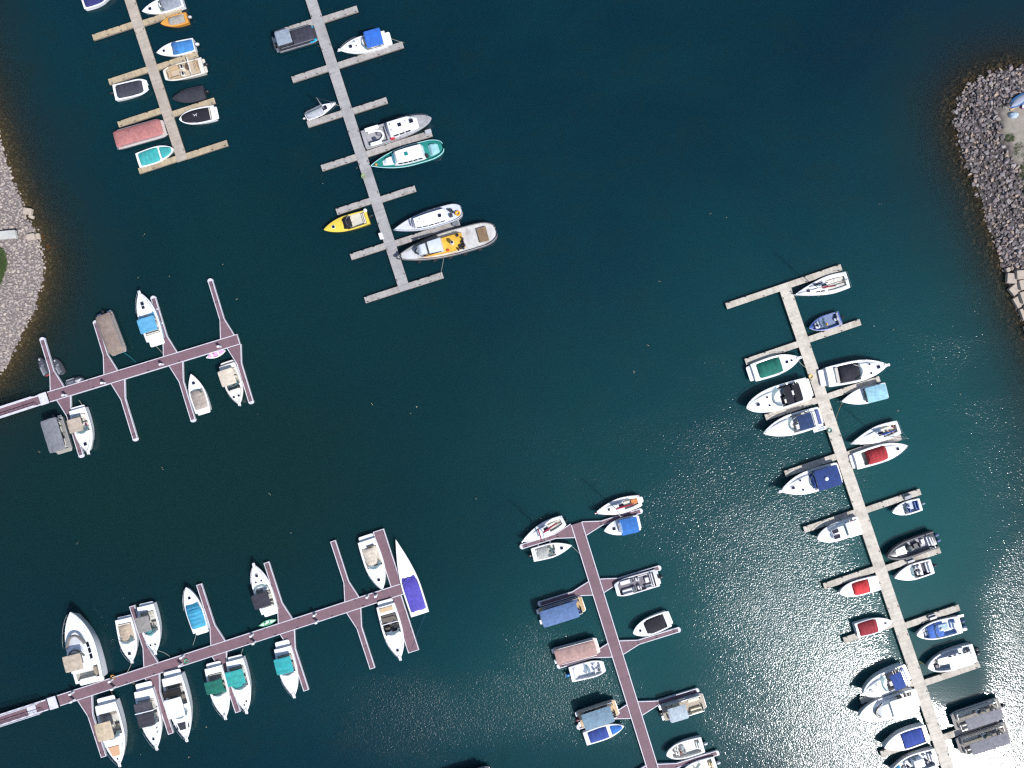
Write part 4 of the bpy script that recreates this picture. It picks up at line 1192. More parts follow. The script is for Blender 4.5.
runabout('small boat wholly wrapped in a black cover beside the black covered white speedboat', (172.6, 99), (204, 91.8), 14, ('#34353f', .02, .97), hm=gel('#3c3d46'), dm=gel('#3c3d46'), shield=None, motor='dark', covwf=1.0, covh=.35, furn=False, railc=RUBBER)
b = runabout('white speedboat with black cover and a white emblem below the finger pier', (179.6, 119.6), (217, 111.8), 16, ('#23242e', .16, .93), shield=None, covwf=.86, plat=.35, furn=False, covh=.28, bowp=2.4, bowq=.7)
M = MB(); 
for q in ((-.25, -.18, .25, .12), (.1, .02, .3, -.2), (-.1, -.1, -.2, .2)): M.tube([(b.x(.52) + q[0], q[1], b.zs(.5) + .42), (b.x(.52) + q[2], q[3], b.zs(.5) + .42)], .03, 5)
b.P('emblem', M, WHITE)
pontoon('pontoon boat under a salmon pink cover at the top left dock', (165, 127.5), (117, 141), 17.5, cov=('#b06f6c', .0, .97), fencec='#dcd9d6', furn=False, motor=None, deckc='#b9a9a4')
b = runabout('white speedboat with a two piece teal cover beside the outermost top left finger', (173.6, 149), (137.5, 160.6), 16.5, ('#2aa6a6', .06, .60), shield=None, covwf=.92, furn=False, covh=.26, bowp=2.3, bowq=.75)
cover(b, .64, .94, canvas('#2aa6a6'), .16, .86, name='bow_cover')

# ------------------------------------------------------------------ top centre wooden dock
b = pontoon('black pontoon boat with grey canopy and cyan bow trim at the top', (316, 33), (277, 44.5), 15.5, fencec='#33353d', deckc='#33343c', cov=('#3a3a48', .42, .95), can=('#8b98a8', .06, .42, 1.45, .92), furn=False, seats='#4a4b52', motor='dark', covh=.12)
for sg in (-1, 1):
    M = MB(); T = [.80, .86, .92, .97]; M.loft([[(b.x(t), sg * (b.w(t) + .03), .60), (b.x(t), sg * (b.w(t) + .03), .86), (b.x(t), sg * (b.w(t) - .25), .90)] for t in T]); b.P('bow_trim', M, gel('#18a6d4'))
M = MB(); M.tube([(b.x(.03), -.9, .7), (b.x(-.05), -.9, 1.3), (b.x(-.05), .9, 1.3), (b.x(.03), .9, .7)], .04, 6); b.P('stern_bar', M, ALU)
b = cruiser('white cabin boat with bright royal blue canopy at the top centre dock', (338, 51), (390.5, 36.8), 17, fb=1.0, ck=(.08, .46), shield=.54, hatches=((.76, 0, .48), (.66, -.45, .2), (.64, .1, .2)), plat=.7, trunk=.25, sh=.6)
canopy(b, .07, .42, canvas('#1667cf'), 2.0, .98, .1, 3); line(b, .05, -.6, 404, 43)
b = sailboat('small white daysailer with a grey boom tent and bare mast at the top', (336, 102.8), (306, 117.4), 10, mast=4.6, fb=.5, trunk=.05, ck=(.08, .55), mt=.60, furl=False, hatches=(), boomlen=.5, mr=1.6)
canopy(b, .05, .56, canvas('#a3a8b2'), .75, .92, .3, 4); outboard(b, (0,), gel('#c9c9cc'), .6); line(b, .95, 0, 340, 106)
# grey and white workboat
GREYD = mat('grey nonskid deck paint', srgb('#9b9a9e'), .85, var=.15, scale=2, stain=srgb('#7c7b80'), stain_scale=.8)
b = Boat('work_boat', 'workboat', 'grey decked white cabin workboat with a round well aft at top centre', (431.5, 118.5), (363.2, 139.5), 19, fb=1.2, bowp=2.8, bowq=.62, sternk=.08)
hull(b, gel('#d0d1d5'), rail=plain('#4b4d55')); deck(b, GREYD, (.05, .33), gun=.28, zf=.55, liner=GREYD, drop=0)
mound(b, 'wheelhouse', .36, .80, .80, 1.3, WHITE, front=.3, back=.03, roundness=.6); cabin_windows(b, .42, .68, .80, .55, .4, 3, slant=.02)
b.hz = 1.25; hatch(b, .55, 0, .55); hatch(b, .72, 0, .6); hatch(b, .64, .25, .18); hatch(b, .42, .5, .2); hatch(b, .42, -.4, .2); b.hz = 0
M = MB(); rr = []; 
for k in range(16): a = -math.pi / 2 + math.pi * k / 15; rr.append((b.x(.17) + 1.25 * math.cos(a), .85 * math.sin(a)))
M.tube([(b.x(.09), -.85, .95)] + [(x, y, .95) for x, y in rr] + [(b.x(.09), .85, .95)], .16, 6); b.P('curved_bench', M, WHITE)
M = MB(); M.rbox(b.x(.13), b.x(.18), -.55, -.1, .55, 1.1, .08, .05); b.P('deck_locker', M, plain('#3a3f58'))
M = MB(); M.rbox(b.x(.20), b.x(.27), .05, .5, .55, 1.0, .08, .05); b.P('deck_locker', M, plain('#77757c'))
for t0, t1, sg in ((.06, .26, 1), (.08, .24, -1)):
    M = MB(); y = sg * (b.w(t0) - .2); M.rbox(b.x(t0), b.x(t1), y - .22, y + .22, b.zs(t0) + .04, b.zs(t0) + .38, .06, .05); b.P('deck_locker', M, WHITE)
M = MB(); M.rbox(b.x(.37), b.x(.43), -b.w(.4) + .05, -b.w(.4) + .5, b.zs(.4), b.zs(.4) + .4, .06, .05); b.P('life_raft', M, gel('#b8323a')); bow_rail(b, .5, .97, .6)
# green hulled boat
TEALH = gel('#14706e')
b = Boat('work_boat', 'workboat', 'teal green hulled launch with long white cabin at the top centre dock', (371.2, 166), (443, 146), 20, fb=1.1, bowp=1.9, bowq=.95, rs=.20, sternk=.12, rake=.06, mid=.45)
hull(b, TEALH, rail=gel('#a8d0d4'), railr=.065); deck(b, mat('teal deck paint', srgb('#1a7d76'), .7, var=.15, scale=2), drop=.38)
mound(b, 'fore_cabin', .66, .84, .52, .55, WHITE, front=.4, back=.02); mound(b, 'cabin', .26, .70, .74, 1.35, WHITE, front=.12, back=.03, roundness=.25)
cabin_windows(b, .30, .64, .74, .75, .35, 5, slant=.02); b.hz = 1.35; hatch(b, .50, 0, .55, m=gel('#1d7d78')); b.hz = 0
M = MB(); M.box((b.x(.685), 0, 1.55), (.1, b.w(.68) * 1.2, .4)); b.P('front_window', M, gel('#2f8d9c'))
mound(b, 'engine_cover', .06, .20, .62, .45, canvas('#8fc6cf'), front=.3, back=.3); M = MB(); M.ball((b.x(.93), 0, 1.15), .2, .2, .16); b.P('buoy', M, gel('#d08a3a'))
M = MB(); M.tube([(b.x(.24), .9, .9), (b.x(.24), .9, 1.9)], .06, 6); M.rbox(b.x(.22), b.x(.26), .5, 1.0, .8, 1.3, .05, .04); b.P('winch', M, plain('#2b2d33'))
# white launch above the tug
b = Boat('work_boat', 'workboat', 'pale grey launch with a long white roof and yellow buoy aft, above the tugboat', (393.7, 230.3), (461.8, 209.6), 18, fb=1.15, bowp=1.9, bowq=.9, rs=.16, sternk=.1, mid=.42)
hull(b, gel('#c3c7d0'), rail=plain('#6c7079'), railr=.06); deck(b, gel('#c6cad4'), drop=.25)
mound(b, 'cabin', .22, .72, .72, 1.05, WHITE, front=.06, back=.03, roundness=.2); cabin_windows(b, .26, .68, .72, .5, .32, 5, slant=.02)
b.hz = 1.05; hatch(b, .32, .1, .5); hatch(b, .55, .3, .12); hatch(b, .6, -.3, .12); hatch(b, .64, .1, .12); b.hz = 0
for t, y, s in ((.17, .35, .5), (.15, -.35, .45), (.13, -.05, .35), (.18, -.55, .3)):
    M = MB(); M.rbox(b.x(t) - s / 2, b.x(t) + s / 2, y - s / 2, y + s / 2, b.zs(t) - .25, b.zs(t) + .25, .08, .05); b.P('engine_box', M, plain('#2d3040'))
M = MB(); M.tube([(b.x(.07) + .3 * math.cos(a), .35 + .3 * math.sin(a), b.zs(.05) + .1) for a in [2 * math.pi * k / 12 for k in range(13)]], .13, 6); b.P('life_ring', M, gel('#e2a51e'))
M = MB(); M.box((b.x(.725), 0, b.zs(.72) + .55), (.08, b.w(.72) * 1.1, .4)); b.P('front_window', M, DGLASS)
# tugboat
b = Boat('tugboat', 'tugboat', 'large grey tugboat with yellow deckhouse and brown aft hatch', (396.3, 258.2), (496.3, 230.6), 25, fb=1.25, bowp=2.0, bowq=.8, rs=.16, sternk=.10, mid=.40)
hull(b, gel('#9b9da3'), rail=plain('#3c3d42', .6), railr=.10); deck(b, mat('worn grey steel deck', srgb('#bdbcbb'), .8, var=.2, scale=1.5, stain=srgb('#8a7a68'), stain_scale=.7, stain_amt=.6), drop=.35)
YEL = mat('yellow deck paint', srgb('#d3a437'), .7, var=.15, scale=1.4, stain=srgb('#a98334'), stain_scale=.9, stain_amt=.5)
mound(b, 'foredeck', .80, .985, .80, .22, gel('#c2c3c6'), front=.6, back=.02)
mound(b, 'deckhouse', .33, .74, .66, .9, YEL, front=.05, back=.02, roundness=.1); b.drop = -.55
mound(b, 'wheelhouse', .53, .68, .60, 1.0, gel('#c4cad3'), front=.03, back=.03, roundness=.15); mound(b, 'wheelhouse_visor', .685, .80, .58, .85, gel('#c4cad3'), front=.55, back=.03, roundness=.9)
b.drop = .35
for sg in (-1, 1):
    M = MB(); M.box((b.x(.66), sg * b.w(.6) * .61, 2.35), (b.L * .2, .05, .35)); b.P('side_window', M, DGLASS)
M = MB(); M.tube([(b.x(.80) - 1.3 * abs(q) ** 2, q * b.w(.7) * .60, 2.15) for q in [k / 6 for k in range(-6, 7)]], .12, 6); b.P('front_window', M, DGLASS)
M = MB(); M.tube([(b.x(.44), .25, 1.8), (b.x(.44), .25, 2.9)], .28, 10); f = b.P('funnel', M, gel('#e5e5e5')); M = MB(); M.tube([(b.x(.44), .25, 2.9), (b.x(.44), .25, 2.96)], .22, 10); b.P('funnel_mouth', M, RUBBER, f)
M = MB(); M.rbox(b.x(.485), b.x(.51), .9, 1.2, 1.8, 2.1, .06, .05); b.P('fire_box', M, gel('#d2462a'))
for t, y, s in ((.37, .95, .6), (.345, .45, .5), (.375, -.75, .45), (.35, 1.2, .35), (.335, .85, .35), (.335, -.1, .3), (.40, 1.25, .25)):
    M = MB(); M.rbox(b.x(t) - s / 2, b.x(t) + s / 2, y - s / 2, y + s / 2, 1.0, 1.9 + s * .3, .15, .1); M.tube([(b.x(t) - s * .4, y, 2.0), (b.x(t), y + s * .3, 2.35), (b.x(t) + s * .4, y, 2.0)], .09, 6); b.P('deck_winch', M, plain('#2a2a30', .5))
M = MB(); M.rbox(b.x(.09), b.x(.185), -1.05, 1.05, 1.0, 1.22, .08, .04); h_ = b.P('aft_hatch', M, mat('worn brown timber', srgb('#7d6850'), .9, var=.4, scale=3))
for k in range(7):
    M = MB(); M.box((b.x(.1375), -.9 + .3 * k, 1.24), (b.L * .09, .25, .03)); b.P('board', M, mat('worn brown timber', (0, 0, 0)), h_)
M = MB(); M.tube([(b.x(.95), -.25, 1.2), (b.x(.95), -.25, 1.75)], .09, 8); M.tube([(b.x(.95), .25, 1.2), (b.x(.95), .25, 1.75)], .09, 8); M.box((b.x(.95), 0, 1.55), (.1, .9, .1)); b.P('bow_bitts', M, RUBBER)
for t in (.2, .35, .5, .65, .8):
    for sg in (-1, 1):
        M = MB(); x, y = b.x(t), sg * (b.w(t) + .16); M.tube([(x + .28 * math.cos(a), y, .62 + .28 * math.sin(a)) for a in [2 * math.pi * k / 10 for k in range(11)]], .1, 6); b.P('tyre_fender', M, RUBBER)
line(b, .45, -1.7, 440, 278)
# yellow boat
b = runabout('yellow motorboat with dark windshield left of the top centre dock', (324, 230), (368, 216.6), 15.5, None, hm=gel('#d6b93f'), dm=gel('#dabf4a'), shield=.50, hatches=((.78, 0, .42),), motor='dark', liner=gel('#c2bdb2'), ck=(.06, .50), sln=.8, sh=.5, swf=.85, seats='#cfc8ba', fb=.85, railc=plain('#3a382c'))
mound(b, 'dark_windscreen_hood', .38, .58, .74, .45, canvas('#23222a'), front=.5, back=.2)
M = MB(); M.ball((b.x(.02), -b.B * .42, .95), .3, .3, .3, 12, 8); b.P('round_fender', M, WHITE)

# ------------------------------------------------------------------ left centre brown dock
jet_ski('dark jet ski with a red rear left of the first finger on the left', (39.2, 357), (47.6, 375), 8.5, True)
jet_ski('dark jet ski right of the first finger tied on its inner side', (54.6, 358.5), (62.5, 373.5), 8)
jet_ski('dark jet ski lying parallel to the walkway near the left shore', (84, 378.2), (66.5, 384), 8)
b = pontoon('pontoon boat under a wide slate grey canopy beside the tan topped cruiser', (64.5, 452.5), (54.2, 419), 16, can=('#7b7d85', .0, .93, 1.45, 1.02, .18), deckc='#9a958e', seats='#b7b3aa')
b = cruiser('white cruiser with a tan bimini beside the grey canopied pontoon boat', (89.5, 454.5), (76, 406.3), 18, fb=1.0, ck=(.12, .52), shield=.56, hatches=((.80, 0, .5),), plat=.45, trunk=.2, seats='#ddd8cc')
canopy(b, .20, .50, canvas('#b5a595'), 2.1, .78, .1, 3, yoff=-.25); line(b, .02, .8, 79, 400)
M = MB(); M.rbox(b.x(.34), b.x(.42), .55, .8, .9, 1.0, .05, .03); b.P('towel', M, canvas('#c0407a'))
b = pontoon('pontoon boat under a brown tan cover in the second upper slip on the left', (119, 353.5), (104, 314.5), 16.5, cov=('#8f7d73', .02, .96), fencec='#c4bcb4', furn=False, motor='dark', deckc='#8f8074', covh=.3)
line(b, .98, .6, 136, 362, m=mat('teal rope', srgb('#1f7f86'), .8), r=.03)
b = cruiser('white cruiser with sky blue canopy in the upper left slip', (139.2, 290.5), (156.5, 345.2), 19, fb=1.1, ck=(.12, .46), shield=.54, hatches=((.76, 0, .5), (.68, 0, .45)), plat=.85, trunk=.28, stripe=gel('#7fb6dc'))
canopy(b, .16, .46, canvas('#4fa3cf'), 2.0, .92, .12, 3); mound(b, 'bow_cover', .46, .58, .8, .55, canvas('#4fa3cf'), front=.8, back=.05); line(b, .02, .8, 163.5, 354); fenders(b, -1, (.3, .6))
b = runabout('white bowrider with a beige cockpit cover in the lower left slip', (191.2, 374), (203.5, 414), 16.5, ('#a4978d', .08, .56), shield=.59, hatches=((.76, 0, .45),), fb=.85, covwf=.86, furn=False, plat=.35, bowp=1.9, bowq=.95)
b = cruiser('white cruiser with cream bimini and dark windows at the end finger on the left', (240.5, 406), (225.5, 361.5), 17.5, fb=1.15, ck=(.10, .52), shield=.60, hatches=((.80, .28, .32), (.80, -.28, .32)), plat=.5, trunk=.25, hm=gel('#d8d2c8'), dm=gel('#e2ddd4'))
canopy(b, .12, .50, canvas('#d3c5b2'), 2.05, .86, .1, 3, yoff=-.2); mound(b, 'tinted_windscreen', .55, .66, .74, .5, DGLASS, front=.7, back=.1)
M = MB(); rings = []
def kayak(label, p0, p1, beam, c1, c2, name='kayak', open_=False):
    b = Boat(name, 'kayak', label, p0, p1, beam, fb=.26, bowp=2.0, bowq=.9, sternk=.99, mid=.5, rake=.02)
    hull(b, gel(c1), rail=gel(c1), railr=.02); deck(b, gel(c1), (.36, .60), gun=.12, zf=.1, liner=gel(c2), camber=.12); b.zf = .1
    seat(b, b.x(.38), b.x(.46), -.14, .14, vinyl(c2), h=.12, back='aft'); mound(b, 'bow_panel', .66, .95, .7, .05, gel(c2), front=.3, back=.2); mound(b, 'stern_panel', .10, .30, .7, .05, gel(c2), front=.3, back=.2)
    return b
kayak('white paddle craft with pink panels under the upper left dock', (225.5, 350.6), (206, 357.8), 6.5, '#f0eff2', '#e0a3c6')

# ------------------------------------------------------------------ lower left brown dock
b = Boat('motor_yacht', 'yacht', 'largest white motor yacht with beige sun canopy at lower left', (71.5, 611.5), (89, 681), 29, fb=1.7, bowp=2.1, bowq=.85, rake=.10, sternk=.06)
hull(b); deck(b, None, (.03, .20), gun=.4, zf=.9)
mound(b, 'deckhouse', .20, .72, .72, 1.1, WHITE, front=.45, back=.03, roundness=.4); cabin_windows(b, .30, .55, .72, .35, .45, 3, slant=.10)
b.drop = -.95; mound(b, 'flybridge', .16, .53, .66, .55, WHITE, front=.25, back=.03); 
M = MB(); M.tube([(b.x(.68) - 1.5 * abs(q) ** 2.2, q * 1.35, b.zs(.6) + .92 + .0 * q) for q in [k / 7 for k in range(-7, 8)]], .20, 6); b.P('front_window', M, plain('#77726f', .2))
M = MB(); M.tube([(b.x(.50) - 1.2 * abs(q) ** 2.2, q * 1.3, b.zs(.5) + 1.6) for q in [k / 7 for k in range(-7, 8)]], .12, 6); b.P('flybridge_screen', M, plain('#6f6c6b', .2))
b.zf = 3.2; seat(b, b.x(.40), b.x(.46), -1.0, 1.0, vinyl('#a9a49c'), z=3.2, h=.3, back='aft'); b.drop = 0
canopy(b, .24, .46, canvas('#b9a996'), 4.1, .62, .08, 3, name='sun_canopy'); bow_rail(b, .5, .985, .75, m=plain('#b5b2ae', .3, .8)); platform(b, .55, None, .9, .4)
M = MB(); M.rbox(b.x(.05), b.x(.17), -1.4, -.9, .9, 1.5, .08, .05); b.P('cockpit_seat', M, vinyl('#8d8377')); M = MB(); M.rbox(b.x(.02), b.x(.05), -1.2, 1.2, 1.4, 1.9, .08, .05); b.P('transom_locker', M, WHITE)
b = cruiser('small white cruiser with tan cockpit cover left of a lower left finger', (133, 663), (122.5, 617), 18, fb=1.05, ck=(.10, .54), shield=.58, hatches=((.80, 0, .45),), plat=.3, trunk=.22, hm=gel('#dcdde2'))
cover(b, .12, .52, canvas('#b8a48e'), .35, .78); line(b, .99, 0, 127.5, 672)
b = cruiser('white cruiser with grey bimini and round dark screen right of a lower left finger', (156.5, 654.5), (144.5, 603.5), 18.5, fb=1.1, ck=(.12, .56), shield=.62, hatches=((.82, .25, .26), (.82, -.25, .26)), plat=.35, trunk=.22, seats='#b0aaa0')
canopy(b, .18, .50, canvas('#8e8a88'), 2.15, .74, .1, 3, yoff=-.3); M = MB(); M.ball((b.x(.55), 0, 1.35), .62, .62, .28, 14, 6); b.P('helm_screen', M, gel('#4f8f90')); line(b, .97, .5, 170, 656.5)
b = cruiser('white cruiser with a bright cyan cockpit cover at lower left', (186.5, 587), (201.5, 634.5), 17, fb=1.0, ck=(.10, .60), shield=None, hatches=((.76, 0, .42),), plat=.45, trunk=0, furn=False, pulp=False)
cover(b, .09, .52, canvas('#2f9cc2'), .45, .95, ridge=.12); mound(b, 'spray_hood', .50, .64, .82, .4, canvas('#2590b8'), front=.7, back=.15); line(b, .03, .6, 193, 645)
b = cruiser('white cruiser with beige bimini and tan foredeck pad at the bottom left', (121, 766.5), (103.5, 698.5), 23, fb=1.35, ck=(.14, .52), shield=.58, hatches=((.90, 0, .25),), plat=.9, trunk=.35, seats='#8b837a')
canopy(b, .24, .53, canvas('#c3b094'), 2.5, .72, .12, 3, yoff=-.35, corner=.3); M = MB(); M.prism([(b.x(.68), -.85), (b.x(.84), -.5), (b.x(.84), .5), (b.x(.68), .85)], 1.4, b.zs(.7) + .48, .05); b.P('sun_pad', M, vinyl('#c79f7d')); line(b, .02, .9, 112, 692, m=mat('tan rope', srgb('#b08a4a'), .8))
b = cruiser('white express cruiser with two charcoal canvas panels below the long lower dock', (158, 750), (141.5, 684), 21, fb=1.25, ck=(.16, .58), shield=.62, hatches=((.83, 0, .36), (.73, .5, .22), (.66, .55, .22)), plat=1.0, trunk=.3, seats='#c0bcb4')
canopy(b, .36, .58, canvas('#3b3a44'), 2.2, .78, .08, 3, yoff=-.1); canopy(b, .17, .31, canvas('#4b4a54'), 2.1, .80, .08, 2, yoff=-.15); M = MB(); M.tube([(b.x(.335), -b.B * .46, 1.2), (b.x(.325), -b.B * .42, 2.3), (b.x(.325), b.B * .42, 2.3), (b.x(.335), b.B * .46, 1.2)], .09, 6); b.P('radar_arch', M, WHITE)
line(b, .03, .8, 132, 683, m=mat('tan rope', (0, 0, 0)))
b = cruiser('white cruiser with white hard top and black foredeck pad below the long lower dock', (188, 741.5), (170, 672), 22, fb=1.35, ck=(.12, .46), shield=.66, hatches=(), plat=.8, trunk=.35, seats='#7d756b', sln=1.0)
canopy(b, .30, .60, gel('#e8e8ea'), 2.35, .80, .16, 2, yoff=-.15, name='hard_top'); canopy(b, .17, .28, canvas('#2a2728'), 2.0, .82, .05, 2, yoff=-.1); M = MB(); M.prism([(b.x(.715), -.62), (b.x(.83), -.42), (b.x(.83), .42), (b.x(.715), .62)], 1.5, b.zs(.76) + .45, .05); b.P('sun_pad', M, canvas('#3a3a45'))
for sg in (-1, 1):
    M = MB(); M.box((b.x(.79), sg * .85, b.zs(.78) + .2), (.55, .14, .12)); b.P('handhold', M, plain('#3a3a45'))
hatch(b, .88, 0, .3)
GREENC = '#0f6e60'
b = cruiser('white cruiser with dark green canopy at the long lower dock', (226.5, 719.5), (211.8, 663.5), 19, fb=1.15, ck=(.12, .52), shield=.57, hatches=((.92, 0, .22),), plat=.6, trunk=.26, seats='#a5a096')
canopy(b, .22, .46, canvas(GREENC), 2.0, .95, .14, 3, yoff=-.1); mound(b, 'side_curtain', .44, .54, .78, .5, canvas(GREENC), front=.7, back=.1)
TURQ = '#1fa39f'
b = cruiser('white cruiser with turquoise canopy next to the dark green topped cruiser', (247.5, 713.5), (233.5, 657), 19, fb=1.15, ck=(.12, .52), shield=.57, hatches=((.80, .3, .24), (.86, 0, .24)), plat=.5, trunk=.26, seats='#a5a096')
canopy(b, .16, .44, canvas(TURQ), 2.0, .95, .14, 3, yoff=-.1); mound(b, 'bow_curtain', .43, .54, .62, .55, canvas(TURQ), front=.6, back=.1, y0=-.25); line(b, .03, .5, 243, 648.5)
b = cruiser('white cruiser with black bimini and small round deck hatches above the long lower dock', (253.5, 562.5), (270.8, 616), 18.5, fb=1.1, ck=(.12, .50), shield=.60, hatches=((.78, 0, .42), (.66, .30, .26), (.66, -.30, .26)), plat=.55, trunk=.24, seats='#b5b0a6', sln=.9)
canopy(b, .16, .44, canvas('#3c3b46'), 2.1, .92, .10, 3, yoff=.25)
kayak('green and white kayak lying along the upper edge of the long lower dock', (276.3, 619.5), (258.5, 626), 5.2, '#4fa77a', '#cfe3d3')
b = cruiser('white cruiser with turquoise canopy alone below the middle of the lower dock', (295, 698), (280.8, 642), 18.5, fb=1.1, ck=(.14, .52), shield=.57, hatches=(), plat=.9, trunk=.26, seats='#a5a096')
canopy(b, .16, .48, canvas('#14a3a8'), 2.0, .92, .14, 3, yoff=-.1)
b = cruiser('white cruiser with beige cockpit cover left of the wide crosspiece', (382.5, 589), (364.8, 536), 19.5, fb=1.1, ck=(.14, .54), shield=.58, hatches=((.80, 0, .42),), plat=.7, trunk=.22, pulp=False)
cover(b, .15, .50, canvas('#cdbfae'), .30, .80, z=.1); M = MB(); M.box((b.x(.13), .35, 1.3), (.2, 1.1, .22)); b.P('cockpit_door', M, plain('#4a4440'))
b = cruiser('white cruiser with tan stern bench and dark cockpit below the crosspiece', (401, 660.3), (384, 601), 20, fb=1.2, ck=(.16, .54), shield=.56, hatches=((.84, 0, .40),), plat=.7, trunk=.28, seats='#57504c', liner=gel('#6d665f'), sln=1.0)
M = MB(); M.rbox(b.x(.03), b.x(.11), -1.0, 1.0, 1.0, b.zs(0) + .2, .12, .05); b.P('stern_pad', M, vinyl('#c3a987')); M = MB(); M.tube([(b.x(.34), -1.2, 1.2), (b.x(.31), -1.1, 1.9), (b.x(.31), 1.1, 1.9), (b.x(.34), 1.2, 1.2)], .07, 6); b.P('radar_arch', M, WHITE)
b = Boat('speedboat', 'motorboat', 'long white speedboat with a purple cockpit cover outside the crosspiece', (395.8, 539.5), (420, 614.5), 19, fb=.85, bowp=1.7, bowq=1.05, sternk=.04, mid=.34, rake=.06)
hull(b); deck(b, None, (.06, .45), gun=.22, zf=.3); cover(b, .05, .36, canvas('#5349b8'), .12, .86, ridge=.02); mound(b, 'cockpit_cover', .34, .52, .80, .30, canvas('#4a40ac'), front=.6, back=.1)
b.drop = 0; M = MB(); M.tube([(b.x(.49) - .8 * q * q, q * b.w(.45) * .74, b.zs(.45) + .26) for q in [k / 6 for k in range(-6, 7)]], .06, 5); b.P('coaming', M, canvas('#5b52c4')); line(b, .01, -1.0, 412, 648, m=mat('dark blue rope', srgb('#2c4a6a'), .8))

# ------------------------------------------------------------------ bottom centre brown dock
b = sailboat('white sailboat with red boom and orange stern locker at the head of the bottom dock', (594.2, 513.4), (640.5, 500.3), 15.5, '#a3243a', 8.0, hatches=((.68, 0, .4),), mt=.56, railc=gel('#b06a62'))
M = MB(); M.rbox(b.x(.06), b.x(.20), -.5, .25, .62, .92, .1, .06); b.P('cockpit_cushion', M, vinyl('#c0702e')); mound(b, 'bow_cap', .93, .995, .9, .05, gel('#b02a3c'), front=.3, back=.05); platform(b, .45, None, .6, .35)
b = runabout('white cabin boat with a bright blue canopy at the head of the bottom dock', (604, 530.8), (640.5, 522.2), 16.5, None, shield=.58, hatches=((.72, 0, .48),), ck=(.06, .56), fb=.95, plat=.2, sh=.5)
canopy(b, .06, .56, canvas('#1f6fc0'), 1.75, .95, .16, 4)
for t in (.53, .56, .59): 
    M = MB(); M.tube([(b.x(t), -b.B * .33, 1.78), (b.x(t), 0, 1.95), (b.x(t), b.B * .33, 1.78)], .03, 5); b.P('canopy_strap', M, WHITE)
b = sailboat('white sailboat with crossed red spars left of the head of the bottom dock', (521.5, 541.8), (563.8, 520.2), 15, '#9c2a48', 8.5, hatches=(), mt=.50, boomlen=.36, swing=-8)
M = MB(); M.tube([(b.x(.56), -.75, 1.75), (b.x(.60), .85, 1.75)], .10, 6); b.P('spinnaker_pole', M, canvas('#9c2a48')); outboard(b, (.3,), DARKG, .6)
b = runabout('white cuddy boat with grey cockpit cover below the left head finger of the bottom dock', (571.8, 545.2), (532.5, 555.3), 14.5, ('#a9a9a7', .10, .42), shield=.50, hatches=((.74, 0, .45),), fb=.8, motor='dark', covwf=.8, bowp=1.8, bowq=.95); line(b, .98, 0, 580, 554); fenders(b, 1, (.2, .5))
pontoon('pontoon boat with a denim blue canopy and tan bow left of the bottom dock', (583.5, 603.5), (540.5, 617), 16.5, can=('#5876a6', .02, .84, 1.5, 1.0, .22), deckc='#b99d74', seats='#33508f', fencec='#33508f', motor=None)
# grey open deck boat
b = Boat('deck_boat', 'motorboat', 'open grey bowrider with dark seat outlines right of the bottom dock', (615.5, 590), (657.5, 577.8), 17.5, fb=.85, snub=.62, sternk=.02, mid=.62, bowp=2.6)
hull(b, gel('#c6c8cc')); deck(b, gel('#cdced2'), (.07, .92), gun=.16, zf=.42, liner=plain('#6f6a72', .8))
v = vinyl('#c9c7c9'); w = b.B / 2 - .25
for sg in (-1, 1): seat(b, b.x(.62), b.x(.86), min(sg * w * .35, sg * w), max(sg * w * .35, sg * w), v, back='port' if sg > 0 else 'star', name='bow_lounge'); seat(b, b.x(.42), b.x(.50), sg * w * .6 - .28, sg * w * .6 + .28, v, back='aft', name='helm_seat'); console(b, .57, sg * w * .62, .6, .62, gel('#b9bac0'))
seat(b, b.x(.11), b.x(.17), -w, w, v, back='aft'); seat(b, b.x(.17), b.x(.32), w - .45, w, v, back='port'); seat(b, b.x(.20), b.x(.29), -.5, .3, v, name='sun_lounge')
platform(b, .35, gel('#c6c8cc')); outboard(b, (0,), DARKG, 1.1); M = MB(); M.tube([(b.x(.0) - .3, -.9, .3), (b.x(0) - 1.1, -1.3, -.1)], .04, 6); b.P('boarding_ladder', M, ALU)
b = runabout('white boat with a large black cockpit cover right of the bottom dock', (633, 633.2), (671.3, 617.8), 17.5, ('#2a2932', .14, .66), shield=None, hatches=((.80, 0, .36),), fb=.9, covwf=.84, furn=False, bowp=2.3, bowq=.75, plat=.4)
pontoon('pontoon boat under a dusty pink cover left of the bottom dock', (598, 645), (555.5, 656.5), 16.5, cov=('#b08d86', .0, .93), fencec='#d8cfca', furn=False, motor=None, deckc='#cfc3bc', covh=.2)
b = runabout('white boat with pale blue outboard cover below the pink covered pontoon boat', (604.5, 666), (570.5, 675), 16.5, None, snub=.55, mid=.6, ck=(.10, .88), shield=.55, fb=.85, motor='#2f7fd0', seats='#dcdfe6', liner=gel('#d3d6dc'), sln=.4)
pontoon('pontoon boat with blue grey canopy and tan bow above the twin blue covered boat', (617, 707), (579.5, 719.5), 16.5, can=('#7390a5', .08, .84, 1.5, 1.0, .18), deckc='#c4ab8b', seats='#5a4a44', motor='#5c2430')
b = runabout('white boat with bright blue bow cover and navy cockpit cover near the bottom', (624, 725.8), (585, 739.3), 14.5, ('#2f4a98', .10, .58), shield=None, fb=.8, covwf=.88, furn=False); cover(b, .66, .94, canvas('#1f74cf'), .14, .84, name='bow_cover')
pontoon('open pontoon boat with pale grey canopy over its stern right of the bottom dock', (704.5, 700.5), (663, 713), 16.5, can=('#a9b6c1', .10, .52, 1.5, .86, .12), deckc='#a79c8e', seats='#d9ceb4', motor='dark', fencec='#c5c8cf')
